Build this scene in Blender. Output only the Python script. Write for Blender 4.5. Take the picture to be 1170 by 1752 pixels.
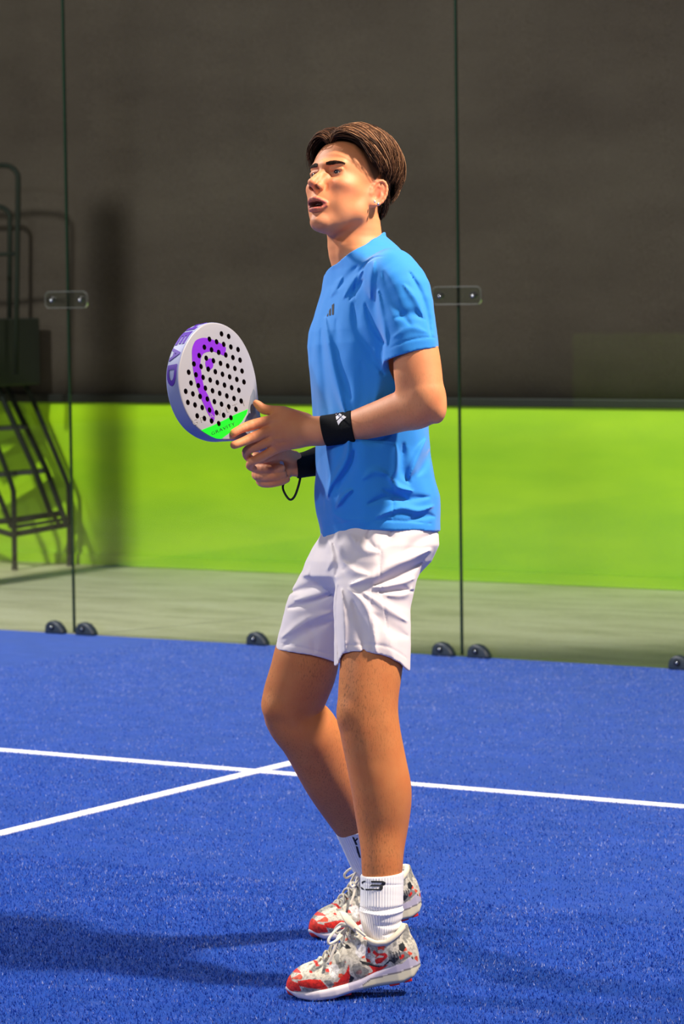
import bpy, bmesh, math, random
import numpy as np
from mathutils import Vector, Matrix
from mathutils.bvhtree import BVHTree
random.seed(7); rng = np.random.default_rng(7)
for o in list(bpy.data.objects): bpy.data.objects.remove(o)
scene = bpy.context.scene; COL = scene.collection
PI = math.pi
# ------------------------------------------------------------------ camera
FPX = 5500.88
CAM = np.array([8.63574, -11.46961, 1.5302])
FW = np.array([-0.53112775, 0.84441567, -0.0697531])
RT = np.array([0.84688069, 0.53163214, -0.01266366])
UP = np.array([-0.0263896, 0.06579858, 0.9974839])
cd = bpy.data.cameras.new('camera'); cam = bpy.data.objects.new('camera', cd); COL.objects.link(cam)
cd.sensor_fit = 'VERTICAL'; cd.sensor_height = 36.0; cd.sensor_width = 24.0
cd.lens = FPX / 1752 * 36.0; cd.clip_end = 200
cam.matrix_world = Matrix(((RT[0], UP[0], -FW[0], CAM[0]), (RT[1], UP[1], -FW[1], CAM[1]), (RT[2], UP[2], -FW[2], CAM[2]), (0, 0, 0, 1)))
scene.camera = cam
cd.dof.use_dof = True; cd.dof.focus_distance = 7.1; cd.dof.aperture_fstop = 8.0
# ------------------------------------------------------------------ light
scene.view_settings.view_transform = 'Standard'; scene.view_settings.look = 'None'
scene.view_settings.gamma = 1; scene.view_settings.use_curve_mapping = False
scene.view_settings.exposure = -1.15
wd = bpy.data.worlds.new('hall'); scene.world = wd; wd.use_nodes = True
wd.node_tree.nodes['Background'].inputs[0].default_value = (0.75, 0.78, 1.0, 1)
wd.node_tree.nodes['Background'].inputs[1].default_value = 0.24
def area(name, loc, target, size, power, color):
    l = bpy.data.lights.new(name, 'AREA'); l.shape = 'DISK'; l.size = size; l.energy = power; l.color = color
    o = bpy.data.objects.new(name, l); COL.objects.link(o); o.location = loc
    o.rotation_euler = (Vector(target) - Vector(loc)).to_track_quat('-Z', 'Y').to_euler(); return o
area('court_floodlight', (8.2, -4.5, 6.2), (4.6, -5.2, 0.6), 0.42, 2150, (1.0, 0.87, 0.72))
area('court_floodlight', (-1.6, -5.5, 6.2), (1.5, -1.0, 0.5), 0.6, 2050, (1.0, 0.96, 0.9))
area('court_floodlight', (-1.8, -14.0, 6.2), (3.5, -6.5, 1.0), 0.6, 700, (0.86, 0.92, 1.0))
area('court_floodlight', (8.2, -15.5, 6.2), (4.0, -3.0, 0.6), 0.6, 500, (1.0, 0.92, 0.82))

area('added_wall_light', (-4.0, -19.0, 6.5), (-9.0, -24.0, 0.4), 0.6, 1400, (1.0, 0.97, 0.9))  # unseen lamp, added so the far green wall shows in the glass

# ------------------------------------------------------------------ helpers
def lin(c):
    c = np.array(c, float) / 255.0
    return tuple(np.where(c <= 0.04045, c / 12.92, ((c + 0.055) / 1.055) ** 2.4))
def hexc(r, g, b): return (*lin((r, g, b)), 1.0)
def ground(px, py, z=0.0):
    d = FW + RT * (px - 585) / FPX + UP * (876 - py) / FPX
    return CAM + d * ((z - CAM[2]) / d[2])
def at_y(px, py, Y):
    d = FW + RT * (px - 585) / FPX + UP * (876 - py) / FPX
    return CAM + d * ((Y - CAM[1]) / d[1])
D0 = 7.0
def q(px, py, w): return np.array([(px - 585) / FPX * (D0 - w), (876 - py) / FPX * (D0 - w), w])
def q2w(p):
    p = np.asarray(p, float)
    return CAM + p[..., 0:1] * RT + p[..., 1:2] * UP + (D0 - p[..., 2:3]) * FW
def w2q(p):
    d = np.asarray(p, float) - CAM
    return np.stack([d @ RT, d @ UP, D0 - d @ FW], -1)
def tag(o, label=None, cat=None, group=None, kind=None):
    if label: o['label'] = label
    if cat: o['category'] = cat
    if group: o['group'] = group
    if kind: o['kind'] = kind
    return o
def empty(name, loc=(0, 0, 0)):
    o = bpy.data.objects.new(name, None); COL.objects.link(o); o.location = loc; o.empty_display_size = 0.1; return o
def wloc(o):
    v = np.zeros(3)
    while o is not None: v = v + np.array(o.location); o = o.parent
    return v
def obj_np(name, V, F, mat, parent=None, col=None, smooth=True, attrs=None, mats=None, fmat=None, origin=None):
    """V: Nx3 world coordinates, F: list or array of faces"""
    base = wloc(parent) if parent else np.zeros(3)
    loc = np.zeros(3)
    if origin is not None: loc = np.array(origin, float) - base
    V = np.asarray(V, float) - base - loc
    me = bpy.data.meshes.new(name)
    if isinstance(F, np.ndarray):
        me.vertices.add(len(V)); me.vertices.foreach_set('co', V.astype(np.float32).ravel())
        n = F.shape[1]; me.loops.add(F.size); me.loops.foreach_set('vertex_index', F.astype(np.int32).ravel())
        me.polygons.add(len(F)); me.polygons.foreach_set('loop_start', (np.arange(len(F)) * n).astype(np.int32))
        me.update(calc_edges=True)
    else:
        me.from_pydata([tuple(v) for v in V], [], F); me.update()
    if smooth: me.polygons.foreach_set('use_smooth', np.ones(len(me.polygons), bool))
    for m in (mats or [mat]): me.materials.append(m)
    if fmat is not None: me.polygons.foreach_set('material_index', np.asarray(fmat, np.int32))
    if col is not None:
        a = me.color_attributes.new('Col', 'FLOAT_COLOR', 'POINT')
        c4 = np.ones((len(V), 4), np.float32); c4[:, :3] = col; a.data.foreach_set('color', c4.ravel())
    for k, v in (attrs or {}).items():
        a = me.attributes.new(k, 'FLOAT', 'POINT'); a.data.foreach_set('value', np.asarray(v, np.float32))
    o = bpy.data.objects.new(name, me); COL.objects.link(o)
    if parent: o.parent = parent
    o.location = loc
    return o
class MB:
    """collects boxes, tubes and discs into one mesh"""
    def __init__(s): s.V = []; s.F = []; s.M = []
    def add(s, V, F, m=0):
        b = len(s.V); s.V += [tuple(v) for v in V]; s.F += [tuple(i + b for i in f) for f in F]; s.M += [m] * len(F)
    def box(s, lo, hi, m=0, ax=None, o=(0, 0, 0), bev=0.0):
        lo = np.array(lo, float); hi = np.array(hi, float)
        if bev:
            bm = bmesh.new(); bmesh.ops.create_cube(bm, size=1)
            for v in bm.verts: v.co = Vector((lo + hi) / 2) + Vector([v.co[i] * (hi - lo)[i] for i in range(3)])
            bmesh.ops.bevel(bm, geom=list(bm.edges), offset=bev, segments=2, affect='EDGES', profile=0.5)
            bm.verts.index_update(); V = np.array([v.co[:] for v in bm.verts]); F = [[v.index for v in f.verts] for f in bm.faces]; bm.free()
        else:
            V = np.array([[(lo, hi)[i][0], (lo, hi)[j][1], (lo, hi)[k][2]] for i in (0, 1) for j in (0, 1) for k in (0, 1)])
            F = [(0, 1, 3, 2), (4, 6, 7, 5), (0, 4, 5, 1), (2, 3, 7, 6), (0, 2, 6, 4), (1, 5, 7, 3)]
        if ax is not None: V = V @ np.array(ax) + np.array(o)
        s.add(V, F, m)
    def tube(s, pts, r, n=10, m=0, cap=True):
        P = [np.array(p, float) for p in pts]; k = len(P)
        R = [r] * k if np.isscalar(r) else list(r)
        T = [P[min(i + 1, k - 1)] - P[max(i - 1, 0)] for i in range(k)]; T = [t / (np.linalg.norm(t) + 1e-12) for t in T]
        a = np.cross(T[0], (0.13, 0.2, 1.0));
        if np.linalg.norm(a) < 1e-3: a = np.cross(T[0], (1, 0, 0))
        V = []
        for i in range(k):
            a = a - T[i] * (a @ T[i]); a = a / np.linalg.norm(a); b = np.cross(T[i], a)
            for j in range(n):
                th = 2 * PI * j / n; V.append(P[i] + R[i] * (a * math.cos(th) + b * math.sin(th)))
        F = [(i * n + j, i * n + (j + 1) % n, (i + 1) * n + (j + 1) % n, (i + 1) * n + j) for i in range(k - 1) for j in range(n)]
        if cap: F += [tuple(range(n))[::-1], tuple((k - 1) * n + j for j in range(n))]
        s.add(V, F, m)
    def ell(s, c, r, ax=np.eye(3), m=0, nu=16, nv=10):
        V = []; F = []
        for i in range(nv + 1):
            ph = PI * i / nv
            for j in range(nu):
                th = 2 * PI * j / nu
                p = np.array([math.sin(ph) * math.cos(th) * r[0], math.sin(ph) * math.sin(th) * r[1], math.cos(ph) * r[2]])
                V.append(np.array(c) + p @ np.array(ax))
        for i in range(nv):
            for j in range(nu): F.append((i * nu + j, (i + 1) * nu + j, (i + 1) * nu + (j + 1) % nu, i * nu + (j + 1) % nu))
        s.add(V, F, m)
    def prism(s, poly, h0, h1, ax, o, m=0):
        """poly in (ax0, ax1) plane, extruded along ax2 from h0 to h1"""
        ax = np.array(ax, float); n = len(poly)
        V = [np.array(o) + x * ax[0] + y * ax[1] + h * ax[2] for h in (h0, h1) for x, y in poly]
        F = [tuple(range(n))[::-1], tuple(range(n, 2 * n))] + [(i, (i + 1) % n, n + (i + 1) % n, n + i) for i in range(n)]
        s.add(V, F, m)
    def build(s, name, mats, parent=None, smooth=False, origin=None):
        if not isinstance(mats, (list, tuple)): mats = [mats]
        return obj_np(name, np.array(s.V), s.F, None, parent, smooth=smooth, mats=mats, fmat=s.M, origin=origin)
def auto_smooth(o, ang=40):
    me = o.data; bm = bmesh.new(); bm.from_mesh(me)
    for f in bm.faces: f.smooth = True
    for e in bm.edges:
        if len(e.link_faces) == 2 and e.calc_face_angle(0) > math.radians(ang): e.smooth = False
    bm.to_mesh(me); bm.free(); return o
# ------------------------------------------------------------------ materials
def mat(name, color=(0.8, 0.8, 0.8, 1), rough=0.5, metal=0.0, spec=0.5, **kw):
    m = bpy.data.materials.new(name); m.use_nodes = True; b = m.node_tree.nodes['Principled BSDF']
    b.inputs['Base Color'].default_value = color; b.inputs['Roughness'].default_value = rough
    b.inputs['Metallic'].default_value = metal; b.inputs['Specular IOR Level'].default_value = spec
    for k, v in kw.items(): b.inputs[k.replace('_', ' ')].default_value = v
    return m
def N(m, t, **kw):
    n = m.node_tree.nodes.new(t)
    for k, v in kw.items(): setattr(n, k, v)
    return n
def L(m, a, b): m.node_tree.links.new(a, b)
def BS(m): return m.node_tree.nodes['Principled BSDF']
def coords(m, kind='Object', scale=(1, 1, 1)):
    t = N(m, 'ShaderNodeTexCoord'); mp = N(m, 'ShaderNodeMapping'); mp.inputs['Scale'].default_value = scale
    L(m, t.outputs[kind], mp.inputs[0]); return mp.outputs[0]
def noise(m, vec, scale, detail=3, rough=0.55):
    n = N(m, 'ShaderNodeTexNoise'); n.inputs['Scale'].default_value = scale; n.inputs['Detail'].default_value = detail
    n.inputs['Roughness'].default_value = rough; L(m, vec, n.inputs['Vector']); return n.outputs['Fac']
def ramp(m, fac, stops):
    r = N(m, 'ShaderNodeValToRGB'); e = r.color_ramp.elements
    while len(e) < len(stops): e.new(0.5)
    for i, (p, c) in enumerate(stops): e[i].position = p; e[i].color = c
    L(m, fac, r.inputs[0]); return r.outputs[0]
def mixc(m, fac, a, b, blend='MIX'):
    x = N(m, 'ShaderNodeMix', data_type='RGBA', blend_type=blend)
    for s, v in ((0, fac), (6, a), (7, b)):
        if hasattr(v, 'is_output'): L(m, v, x.inputs[s])
        else: x.inputs[s].default_value = v
    return x.outputs[2]
def bump(m, h, strength=0.3, dist=0.01):
    b = N(m, 'ShaderNodeBump'); b.inputs['Strength'].default_value = strength; b.inputs['Distance'].default_value = dist
    L(m, h, b.inputs['Height']); L(m, b.outputs[0], BS(m).inputs['Normal']); return b
def attr(m, name, out='Color'):
    a = N(m, 'ShaderNodeAttribute', attribute_name=name); return a.outputs[out]

# turf: short blue fibres with sand scuffs
m_turf = mat('blue_turf', rough=0.75, spec=0.25)
v = coords(m_turf)
n1 = noise(m_turf, v, 190, 4, 0.85); n2 = noise(m_turf, v, 7, 4); 
vs = coords(m_turf, scale=(1.6, 5.0, 1)); n3 = noise(m_turf, vs, 3.2, 8, 0.72); n4 = noise(m_turf, v, 95, 3, 0.8)
base = ramp(m_turf, n1, [(0.28, hexc(2, 34, 116)), (0.5, hexc(12, 68, 174)), (0.72, hexc(52, 112, 208))])
base = mixc(m_turf, ramp(m_turf, n2, [(0.4, (0, 0, 0, 1)), (0.62, (0.30, 0.30, 0.30, 1))]), base, hexc(38, 88, 214))
mm = N(m_turf, 'ShaderNodeMath', operation='MULTIPLY'); L(m_turf, ramp(m_turf, n3, [(0.52, (0, 0, 0, 1)), (0.72, (1, 1, 1, 1))]), mm.inputs[0]); L(m_turf, ramp(m_turf, n4, [(0.45, (0, 0, 0, 1)), (0.62, (0.6, 0.6, 0.6, 1))]), mm.inputs[1])
tcn = N(m_turf, 'ShaderNodeTexCoord'); sx = N(m_turf, 'ShaderNodeSeparateXYZ'); L(m_turf, tcn.outputs['Object'], sx.inputs[0])
wr_ = N(m_turf, 'ShaderNodeMapRange'); wr_.inputs['From Min'].default_value = -6.0; wr_.inputs['From Max'].default_value = -0.2; wr_.inputs['To Max'].default_value = 0.34; L(m_turf, sx.outputs['Y'], wr_.inputs['Value'])
base = mixc(m_turf, wr_.outputs[0], base, hexc(104, 132, 214))   # paler towards the glass: sand, and grazing sheen painted into the colour
base = mixc(m_turf, mm.outputs[0], base, hexc(120, 140, 215))
L(m_turf, base, BS(m_turf).inputs['Base Color']); bump(m_turf, n1, 1.0, 0.008)
m_line = mat('line_turf', rough=0.8); v = coords(m_line); n1 = noise(m_line, v, 300, 2)
L(m_line, ramp(m_line, n1, [(0.3, hexc(200, 205, 225)), (0.6, hexc(250, 250, 255))]), BS(m_line).inputs['Base Color']); bump(m_line, n1, 0.5, 0.004)
m_conc = mat('hall_floor', rough=0.5, spec=0.5); v = coords(m_conc, scale=(1, 3, 1)); n1 = noise(m_conc, v, 1.6, 6, 0.6); v2 = coords(m_conc); n2 = noise(m_conc, v2, 60, 4)
c1 = ramp(m_conc, n1, [(0.34, hexc(196, 190, 150)), (0.52, hexc(228, 220, 184)), (0.7, hexc(240, 234, 204))])
L(m_conc, mixc(m_conc, 0.25, c1, ramp(m_conc, n2, [(0.35, hexc(160, 158, 124)), (0.65, hexc(222, 218, 190))])), BS(m_conc).inputs['Base Color'])
m_green = mat('green_wall', rough=0.5); v = coords(m_green, scale=(1, 1, 4)); n1 = noise(m_green, v, 1.3, 3)
L(m_green, ramp(m_green, n1, [(0.3, hexc(142, 192, 0)), (0.7, hexc(164, 208, 0))]), BS(m_green).inputs['Base Color'])
m_curt = mat('grey_curtain', rough=0.9, spec=0.1); v = coords(m_curt, scale=(0.8, 1, 2.2)); n1 = noise(m_curt, v, 1.1, 4); n2 = noise(m_curt, coords(m_curt), 180, 2)
c1 = ramp(m_curt, n1, [(0.3, hexc(50, 44, 40)), (0.7, hexc(66, 60, 54))])
L(m_curt, mixc(m_curt, 0.3, c1, ramp(m_curt, n2, [(0.35, hexc(40, 36, 32)), (0.65, hexc(88, 80, 72))])), BS(m_curt).inputs['Base Color']); bump(m_curt, n2, 0.2, 0.003)
m_dark = mat('dark_metal', hexc(28, 30, 28), 0.45, 0.3)
m_ladder = mat('ladder_paint', hexc(16, 24, 18), 0.7, 0.0, 0.2)
m_tread = mat('ladder_tread', hexc(30, 36, 30), 0.6)
m_clamp = mat('clamp_plastic', hexc(34, 44, 56), 0.42)
m_steel = mat('bolt_steel', hexc(200, 205, 210), 0.25, 1.0)
m_blk = mat('bolt_black', hexc(14, 14, 16), 0.35)
m_wallgrey = mat('hall_wall', hexc(60, 58, 55), 0.9)
def glassmat(name, tint, ior=1.5, rough=0.0, milk=0.0):
    m = bpy.data.materials.new(name); m.use_nodes = True; nt = m.node_tree; nt.nodes.clear()
    o = nt.nodes.new('ShaderNodeOutputMaterial'); mx = nt.nodes.new('ShaderNodeMixShader'); fr = nt.nodes.new('ShaderNodeFresnel'); fr.inputs[0].default_value = ior
    t = nt.nodes.new('ShaderNodeBsdfTransparent'); t.inputs[0].default_value = tint; g = nt.nodes.new('ShaderNodeBsdfGlossy'); g.inputs['Roughness'].default_value = rough
    nt.links.new(fr.outputs[0], mx.inputs[0]); nt.links.new(t.outputs[0], mx.inputs[1]); nt.links.new(g.outputs[0], mx.inputs[2])
    last = mx.outputs[0]
    if milk:
        d = nt.nodes.new('ShaderNodeBsdfDiffuse'); d.inputs[0].default_value = (0.6, 0.6, 0.6, 1); m2 = nt.nodes.new('ShaderNodeMixShader'); m2.inputs[0].default_value = milk
        nt.links.new(last, m2.inputs[1]); nt.links.new(d.outputs[0], m2.inputs[2]); last = m2.outputs[0]
    nt.links.new(last, o.inputs[0]); return m
m_glass = glassmat('court_glass', (0.955, 0.985, 0.965, 1), 1.30)
m_gedge = mat('glass_edge', hexc(20, 42, 30), 0.2)
m_clip = glassmat('clear_clip', (0.9, 0.95, 0.93, 1), 1.5, 0.15, 0.0)

# ------------------------------------------------------------------ setting
def plane_box(name, lo, hi, m, **kw):
    b = MB(); b.box(lo, hi); o = b.build(name, m); tag(o, kind='structure', **kw); return o
plane_box('floor', (-14, -24, -0.12), (22, 3.35, -0.012), m_conc)
turf = plane_box('floor_turf', (-2.0, -20.0, -0.02), (8.0, -0.012, 0.0), m_turf)
plane_box('wall_back', (-14, 3.17, -0.05), (22, 3.4, 9.0), m_wallgrey)
plane_box('wall_back_green', (-14, 3.06, -0.012), (22, 3.17, 0.905), m_green)
WY = 3.06
# curtain hung above the green band, softly folded
nx = 420; xs = np.linspace(-8, 9, nx); zs = np.array([0.945, 1.2, 3.0, 6.0, 8.8])
yf = WY + 0.02 - 0.012 * np.sin(xs * 7.0 + 0.6 * np.sin(xs * 2.1)) - 0.006 * np.sin(xs * 17)
V = np.array([[x, y, z] for z in zs for x, y in zip(xs, yf)]); V2 = V + [0, 0.02, 0]
F = [(j * nx + i, j * nx + i + 1, (j + 1) * nx + i + 1, (j + 1) * nx + i) for j in range(len(zs) - 1) for i in range(nx - 1)]
n0 = len(V); F2 = [tuple(i + n0 for i in f[::-1]) for f in F] + [(i, i + n0, i + 1 + n0, i + 1) for i in range(nx - 1)]
c = obj_np('hall_curtain', np.vstack([V, V2]), F + F2, m_curt)
tag(c, 'large dark grey curtain hanging over the wall above the green band', 'curtain')
b = MB(); b.box((-14, 3.035, 0.902), (22, 3.11, 0.948), bev=0.006); tag(b.build('trim_1', m_dark), kind='structure')
b = MB(); b.box((-14, 3.035, -0.01), (22, 3.06, 0.05)); tag(b.build('baseboard_back', m_green), kind='structure')
plane_box('wall_left', (-14.2, -24, -0.05), (-14, 3.4, 9.0), m_wallgrey)
plane_box('wall_front', (-14, -24.2, -0.05), (22, -24, 9.0), m_wallgrey)
plane_box('wall_front_green', (-10.2, -24, -0.012), (22, -23.9, 0.92), m_green)
# court lines
def strip(name, lo, hi, h=.0025): b = MB(); b.box((*lo, 0.0), (*hi, h)); tag(b.build(name, m_line), kind='structure')
strip('trim_2', (-1.99, -3.075), (7.99, -3.022))
strip('trim_3', (2.985, -9.9), (3.035, -2.832), .0031)
# glass panels
wlab = {-2: 'glass panel left of the left seam, in front of the rolling ladder', 0: 'wide middle glass panel between the two seams, behind the player',
        2: 'glass panel right of the right seam', 4: 'glass panel outside the right edge of the view'}
for i, x in enumerate((-2, 0, 2, 4)):
    b = MB(); b.box((x + 0.004, -0.006, 0.004), (x + 1.996, 0.006, 3.0)); 
    o = b.build('window_%d' % (i + 1), [m_glass, m_gedge]); tag(o, kind='structure')
    for p in o.data.polygons:
        if abs(p.normal.y) < 0.5: p.material_index = 1
def seam(x):
    b = MB(); b.box((x - 0.0038, -0.004, 0.01), (x + 0.0038, 0.004, 3.0)); tag(b.build('trim_%d' % (4 + (x + 2) // 2), m_gedge), kind='structure')
for x in (0, 2, 4): seam(x)
# floor clamps
def clamp(x, label):
    e = empty('glass_clamp', (x, -0.02, 0)); tag(e, label, 'clamp', 'black clamps along the foot of the glass')
    b = MB(); pts = [(-0.052, 0), (0.052, 0), (0.050, 0.014), (0.036, 0.034), (0.014, 0.052), (-0.012, 0.058), (-0.034, 0.052), (-0.048, 0.034)]
    b.prism(pts, -0.03, 0.012, ((1, 0, 0), (0, 0, 1), (0, 1, 0)), (x, -0.02, 0.0)); o = b.build('body', m_clamp, e)
    md = o.modifiers.new('b', 'BEVEL'); md.width = 0.008; md.segments = 3
    for p in o.data.polygons: p.use_smooth = True
    b = MB(); b.tube([(x - 0.008, -0.056, 0.03), (x - 0.008, -0.045, 0.03)], 0.012, 14); b.build('bolt_ring', m_blk, e)
    b = MB(); b.ell((x - 0.008, -0.055, 0.03), (0.0055, 0.004, 0.0055)); tag(b.build('bolt', m_steel, e, True), 'steel bolt head')
for x, lb in ((-0.08, 'black glass clamp on the turf edge, just left of the left seam'), (0.09, 'black glass clamp on the turf edge, just right of the left seam'),
              (1.005, 'black glass clamp standing alone midway between the two seams, left of the white shorts'), (1.93, 'black glass clamp on the turf edge, just left of the right seam'),
              (2.10, 'black glass clamp on the turf edge, just right of the right seam'), (3.02, 'black glass clamp cut by the right edge of the picture')): clamp(x, lb)
def clip(x, label):
    z = 1.49; e = empty('glass_clip', (x, -0.012, z)); tag(e, label, 'clip', 'clear clips joining the glass panels')
    w, h = 0.115, 0.036; pts = []
    for cx, cz, a0 in ((w - .02, h - .02, 0), (-w + .02, h - .02, 90), (-w + .02, -h + .02, 180), (w - .02, -h + .02, 270)):
        for k in range(6): a = math.radians(a0 + 18 * k); pts.append((cx + .02 * math.cos(a), cz + .02 * math.sin(a)))
    b = MB(); b.prism(pts, -0.016, -0.007, ((1, 0, 0), (0, 0, 1), (0, 1, 0)), (x, 0, z)); b.build('plate', m_clip, e)
    # pale bevelled rim of the plate
    for s in (-1, 1):
        b = MB(); b.tube([(x + s * 0.079, -0.022, z), (x + s * 0.079, -0.006, z)], 0.014, 16); b.build('bolt_ring', m_blk, e)
        b = MB(); b.ell((x + s * 0.079, -0.023, z - 0.002), (0.006, 0.004, 0.006)); tag(b.build('bolt', m_steel, e, True), 'steel bolt head')
    rim = MB(); P = [(x + p[0], -0.0165, z + p[1]) for p in pts]; rim.tube(P + [P[0]], 0.0011, 6, cap=False); rim.build('rim', m_rim, e, True)
m_rim = mat('clip_rim', hexc(84, 88, 84), 0.4)
clip(0, 'clear two-bolt clip on the left glass seam, above the racket level'); clip(2, 'clear two-bolt clip on the right glass seam, beside the blue shoulder')

# rolling ladder behind the glass
def rolling_ladder():
    base = at_y(25, 972, 2.59); base[2] = -0.012
    e = empty('rolling_ladder', base); tag(e, 'dark rolling stepladder with handrails behind the left glass panel', 'ladder')
    A = lambda x, y, Y=2.60: at_y(x, y, Y)
    def T(name, pts, r): b = MB(); b.tube(pts, r, 10); return b.build(name, m_ladder, e, True)
    def arc(c, r0, a0, a1, n=6):  # small px arcs
        return [(c[0] + r0 * math.cos(math.radians(a0 + (a1 - a0) * i / n)), c[1] - r0 * math.sin(math.radians(a0 + (a1 - a0) * i / n))) for i in range(n + 1)]
    # guard rails of the platform
    T('guard_rail', [A(x, y, 2.55) for x, y in [(-110, 600), (-110, 310)] + arc((-88, 306), 22, 180, 90) + arc((8, 306), 23, 90, 0) + [(31, 330), (29, 480), (27, 640)]], 0.0145)
    T('guard_rail', [A(x, y, 2.85) for x, y in [(-100, 600), (-100, 380)] + arc((-80, 375), 20, 180, 90) + arc((-2, 373), 19, 90, 0) + [(17, 400), (16, 600)]], 0.0145)
    T('cross_rail', [A(-105, 440, 2.6), A(30, 434, 2.6)], 0.011)
    # platform box
    b = MB(); p0 = A(-150, 610, 2.5); p1 = A(27, 560, 2.5)
    b.box((p0[0], 2.5, A(0, 660, 2.7)[2]), (A(22, 600, 2.7)[0], 2.95, A(0, 545, 2.7)[2]), bev=0.01); b.build('platform', m_tread, e)
    # handrails running down
    T('handrail', [A(x, y, 2.95) for x, y in [(-20, 560), (-4, 566), (17, 606), (55, 682), (112, 818), (117, 832), (118, 850), (119, 958)]], 0.0145)
    T('stringer', [A(x, y, 2.90) for x, y in [(-12, 610), (25, 690), (80, 805), (112, 893), (118, 900)]], 0.016)
    T('stringer', [A(x, y, 2.62) for x, y in [(-20, 620), (8, 690), (58, 800), (88, 882)]], 0.016)
    T('handrail', [A(x, y, 2.60) for x, y in [(-90, 600), (-30, 700), (0, 775), (18, 824), (23, 840), (24, 870), (25, 962)]], 0.015)
    T('stringer', [A(x, y, 2.60) for x, y in [(-40, 765), (0, 852), (20, 902)]], 0.015)
    for (x0, y0, x1, y1) in ((-70, 737, 46, 730), (-55, 816, 77, 805)):
        b = MB(); a0 = A(x0, y0, 2.66); a1 = A(x1, y1, 2.9)
        for s in (0, 1):
            pass
        d = a1 - a0; nrm = np.array([-d[1], d[0], 0]); nrm /= np.linalg.norm(nrm); d /= np.linalg.norm(d)
        b.box((0, -0.10, -0.011), (np.linalg.norm(a1 - a0), 0.10, 0.011), ax=(d, nrm, np.cross(d, nrm)), o=a0, bev=0.004); b.build('step', m_tread, e)
    b = MB(); b.tube([A(-60, 896, 2.6), A(25, 890, 2.62), A(105, 878, 2.92)], 0.017); b.tube([A(-60, 890, 2.75), A(20, 915, 2.6), A(118, 897, 2.94)], 0.017)
    b.tube([A(20, 903, 2.6), A(118, 887, 2.93)], 0.01); b.tube([A(90, 880, 2.9), A(100, 895, 2.9)], 0.012); b.build('base_frame', m_ladder, e, True)
    for (x, y, Y) in ((25, 962, 2.60), (119, 950, 2.95)):
        c0 = A(x, y, Y); b = MB(); b.tube([(c0[0], c0[1], -0.01), (c0[0], c0[1], 0.06)], [0.019, 0.013], 12); b.build('foot', m_blk, e)
rolling_ladder()
# steel column of the hall outside the left edge, its soft shadow falls on the green band
b = MB(); b.tube([(-1.93, 0.9, 0), (-1.93, 0.9, 3.05)], 0.10, 20); tag(b.build('trim_8', m_dark, smooth=True), kind='structure')
#END_SETTING
# ------------------------------------------------------------------ implicit surfaces
def smin(a, b, k):
    if k <= 0: return np.minimum(a, b)
    h = np.maximum(k - np.abs(a - b), 0) / k
    return np.minimum(a, b) - h * h * k * 0.25
def smax(a, b, k): return -smin(-a, -b, k)
class RC:
    def __init__(s, a, b, ra, rb): s.a = np.array(a, float); s.ba = np.array(b, float) - s.a; s.l = max(s.ba @ s.ba, 1e-12); s.ra = ra; s.rb = rb
    def ev(s, P, act=None):
        pa = P - s.a; t = np.clip(pa @ s.ba / s.l, 0, 1)
        return np.sqrt(((pa - t[:, None] * s.ba) ** 2).sum(1)) - (s.ra + (s.rb - s.ra) * t)
class EL:
    def __init__(s, c, r, ax=None): s.c = np.array(c, float); s.r = np.array(r, float); s.ax = None if ax is None else np.array(ax, float)
    def ev(s, P, act=None):
        p = P - s.c
        if s.ax is not None: p = p @ s.ax.T
        k0 = np.sqrt(((p / s.r) ** 2).sum(1)) + 1e-9; k1 = np.sqrt(((p / s.r ** 2) ** 2).sum(1)) + 1e-9
        return k0 * (k0 - 1) / k1
class SPL:
    """smooth tapering limb along a spline"""
    def __init__(s, pts):
        P = [np.append(p, r) for p, r in pts]; P = [2 * P[0] - P[1]] + P + [2 * P[-1] - P[-2]]; out = []
        for i in range(1, len(P) - 2):
            for j in range(16):
                t = j / 16; a, b, c, d = P[i - 1], P[i], P[i + 1], P[i + 2]
                out.append(0.5 * (2 * b + (c - a) * t + (2 * a - 5 * b + 4 * c - d) * t * t + (3 * b - a - 3 * c + d) * t ** 3))
        out.append(P[-2]); T = np.array(out); K = np.ones(13) / 13
        for _ in range(2):
            Q = np.vstack([2 * T[0] - T[6:0:-1], T, 2 * T[-1] - T[-2:-8:-1]]); T = np.stack([np.convolve(Q[:, k], K, 'valid') for k in range(4)], 1)
        L_ = np.concatenate([[0], np.cumsum(np.linalg.norm(np.diff(T[:, :3], axis=0), axis=1))]); n = 200; s.u = np.linspace(0, L_[-1], n); s.T = np.stack([np.interp(s.u, L_, T[:, k]) for k in range(4)], 1)
        s.D = np.gradient(s.T[:, :3], s.u, axis=0); s.n = n; s.k = np.arange(0, n, 11); s.k = s.k if s.k[-1] == n - 1 else np.append(s.k, n - 1)
    def at(s, t, A): 
        x = np.clip(t / s.u[-1] * (s.n - 1), 0, s.n - 1.0001); i = x.astype(int); f = (x - i)[:, None]; return A[i] * (1 - f) + A[i + 1] * f
    def ev(s, P, act=None):
        best = np.full(len(P), 1e9); t = np.zeros(len(P))
        for a, b in zip(s.k[:-1], s.k[1:]):
            A = s.T[a, :3]; ba = s.T[b, :3] - A; pa = P - A; f = np.clip(pa @ ba / (ba @ ba), 0, 1); d = ((pa - f[:, None] * ba) ** 2).sum(1); m = d < best
            best = np.where(m, d, best); t = np.where(m, s.u[a] + f * (s.u[b] - s.u[a]), t)
        for _ in range(2):
            C = s.at(t, s.T[:, :3]); D = s.at(t, s.D); t = np.clip(t + ((P - C) * D).sum(1), 0, s.u[-1])
        Q = s.at(t, s.T); return np.sqrt(((P - Q[:, :3]) ** 2).sum(1)) - Q[:, 3]
class FN:
    def __init__(s, fn): s.fn = fn
    def ev(s, P, act=None): return s.fn(P)
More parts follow.
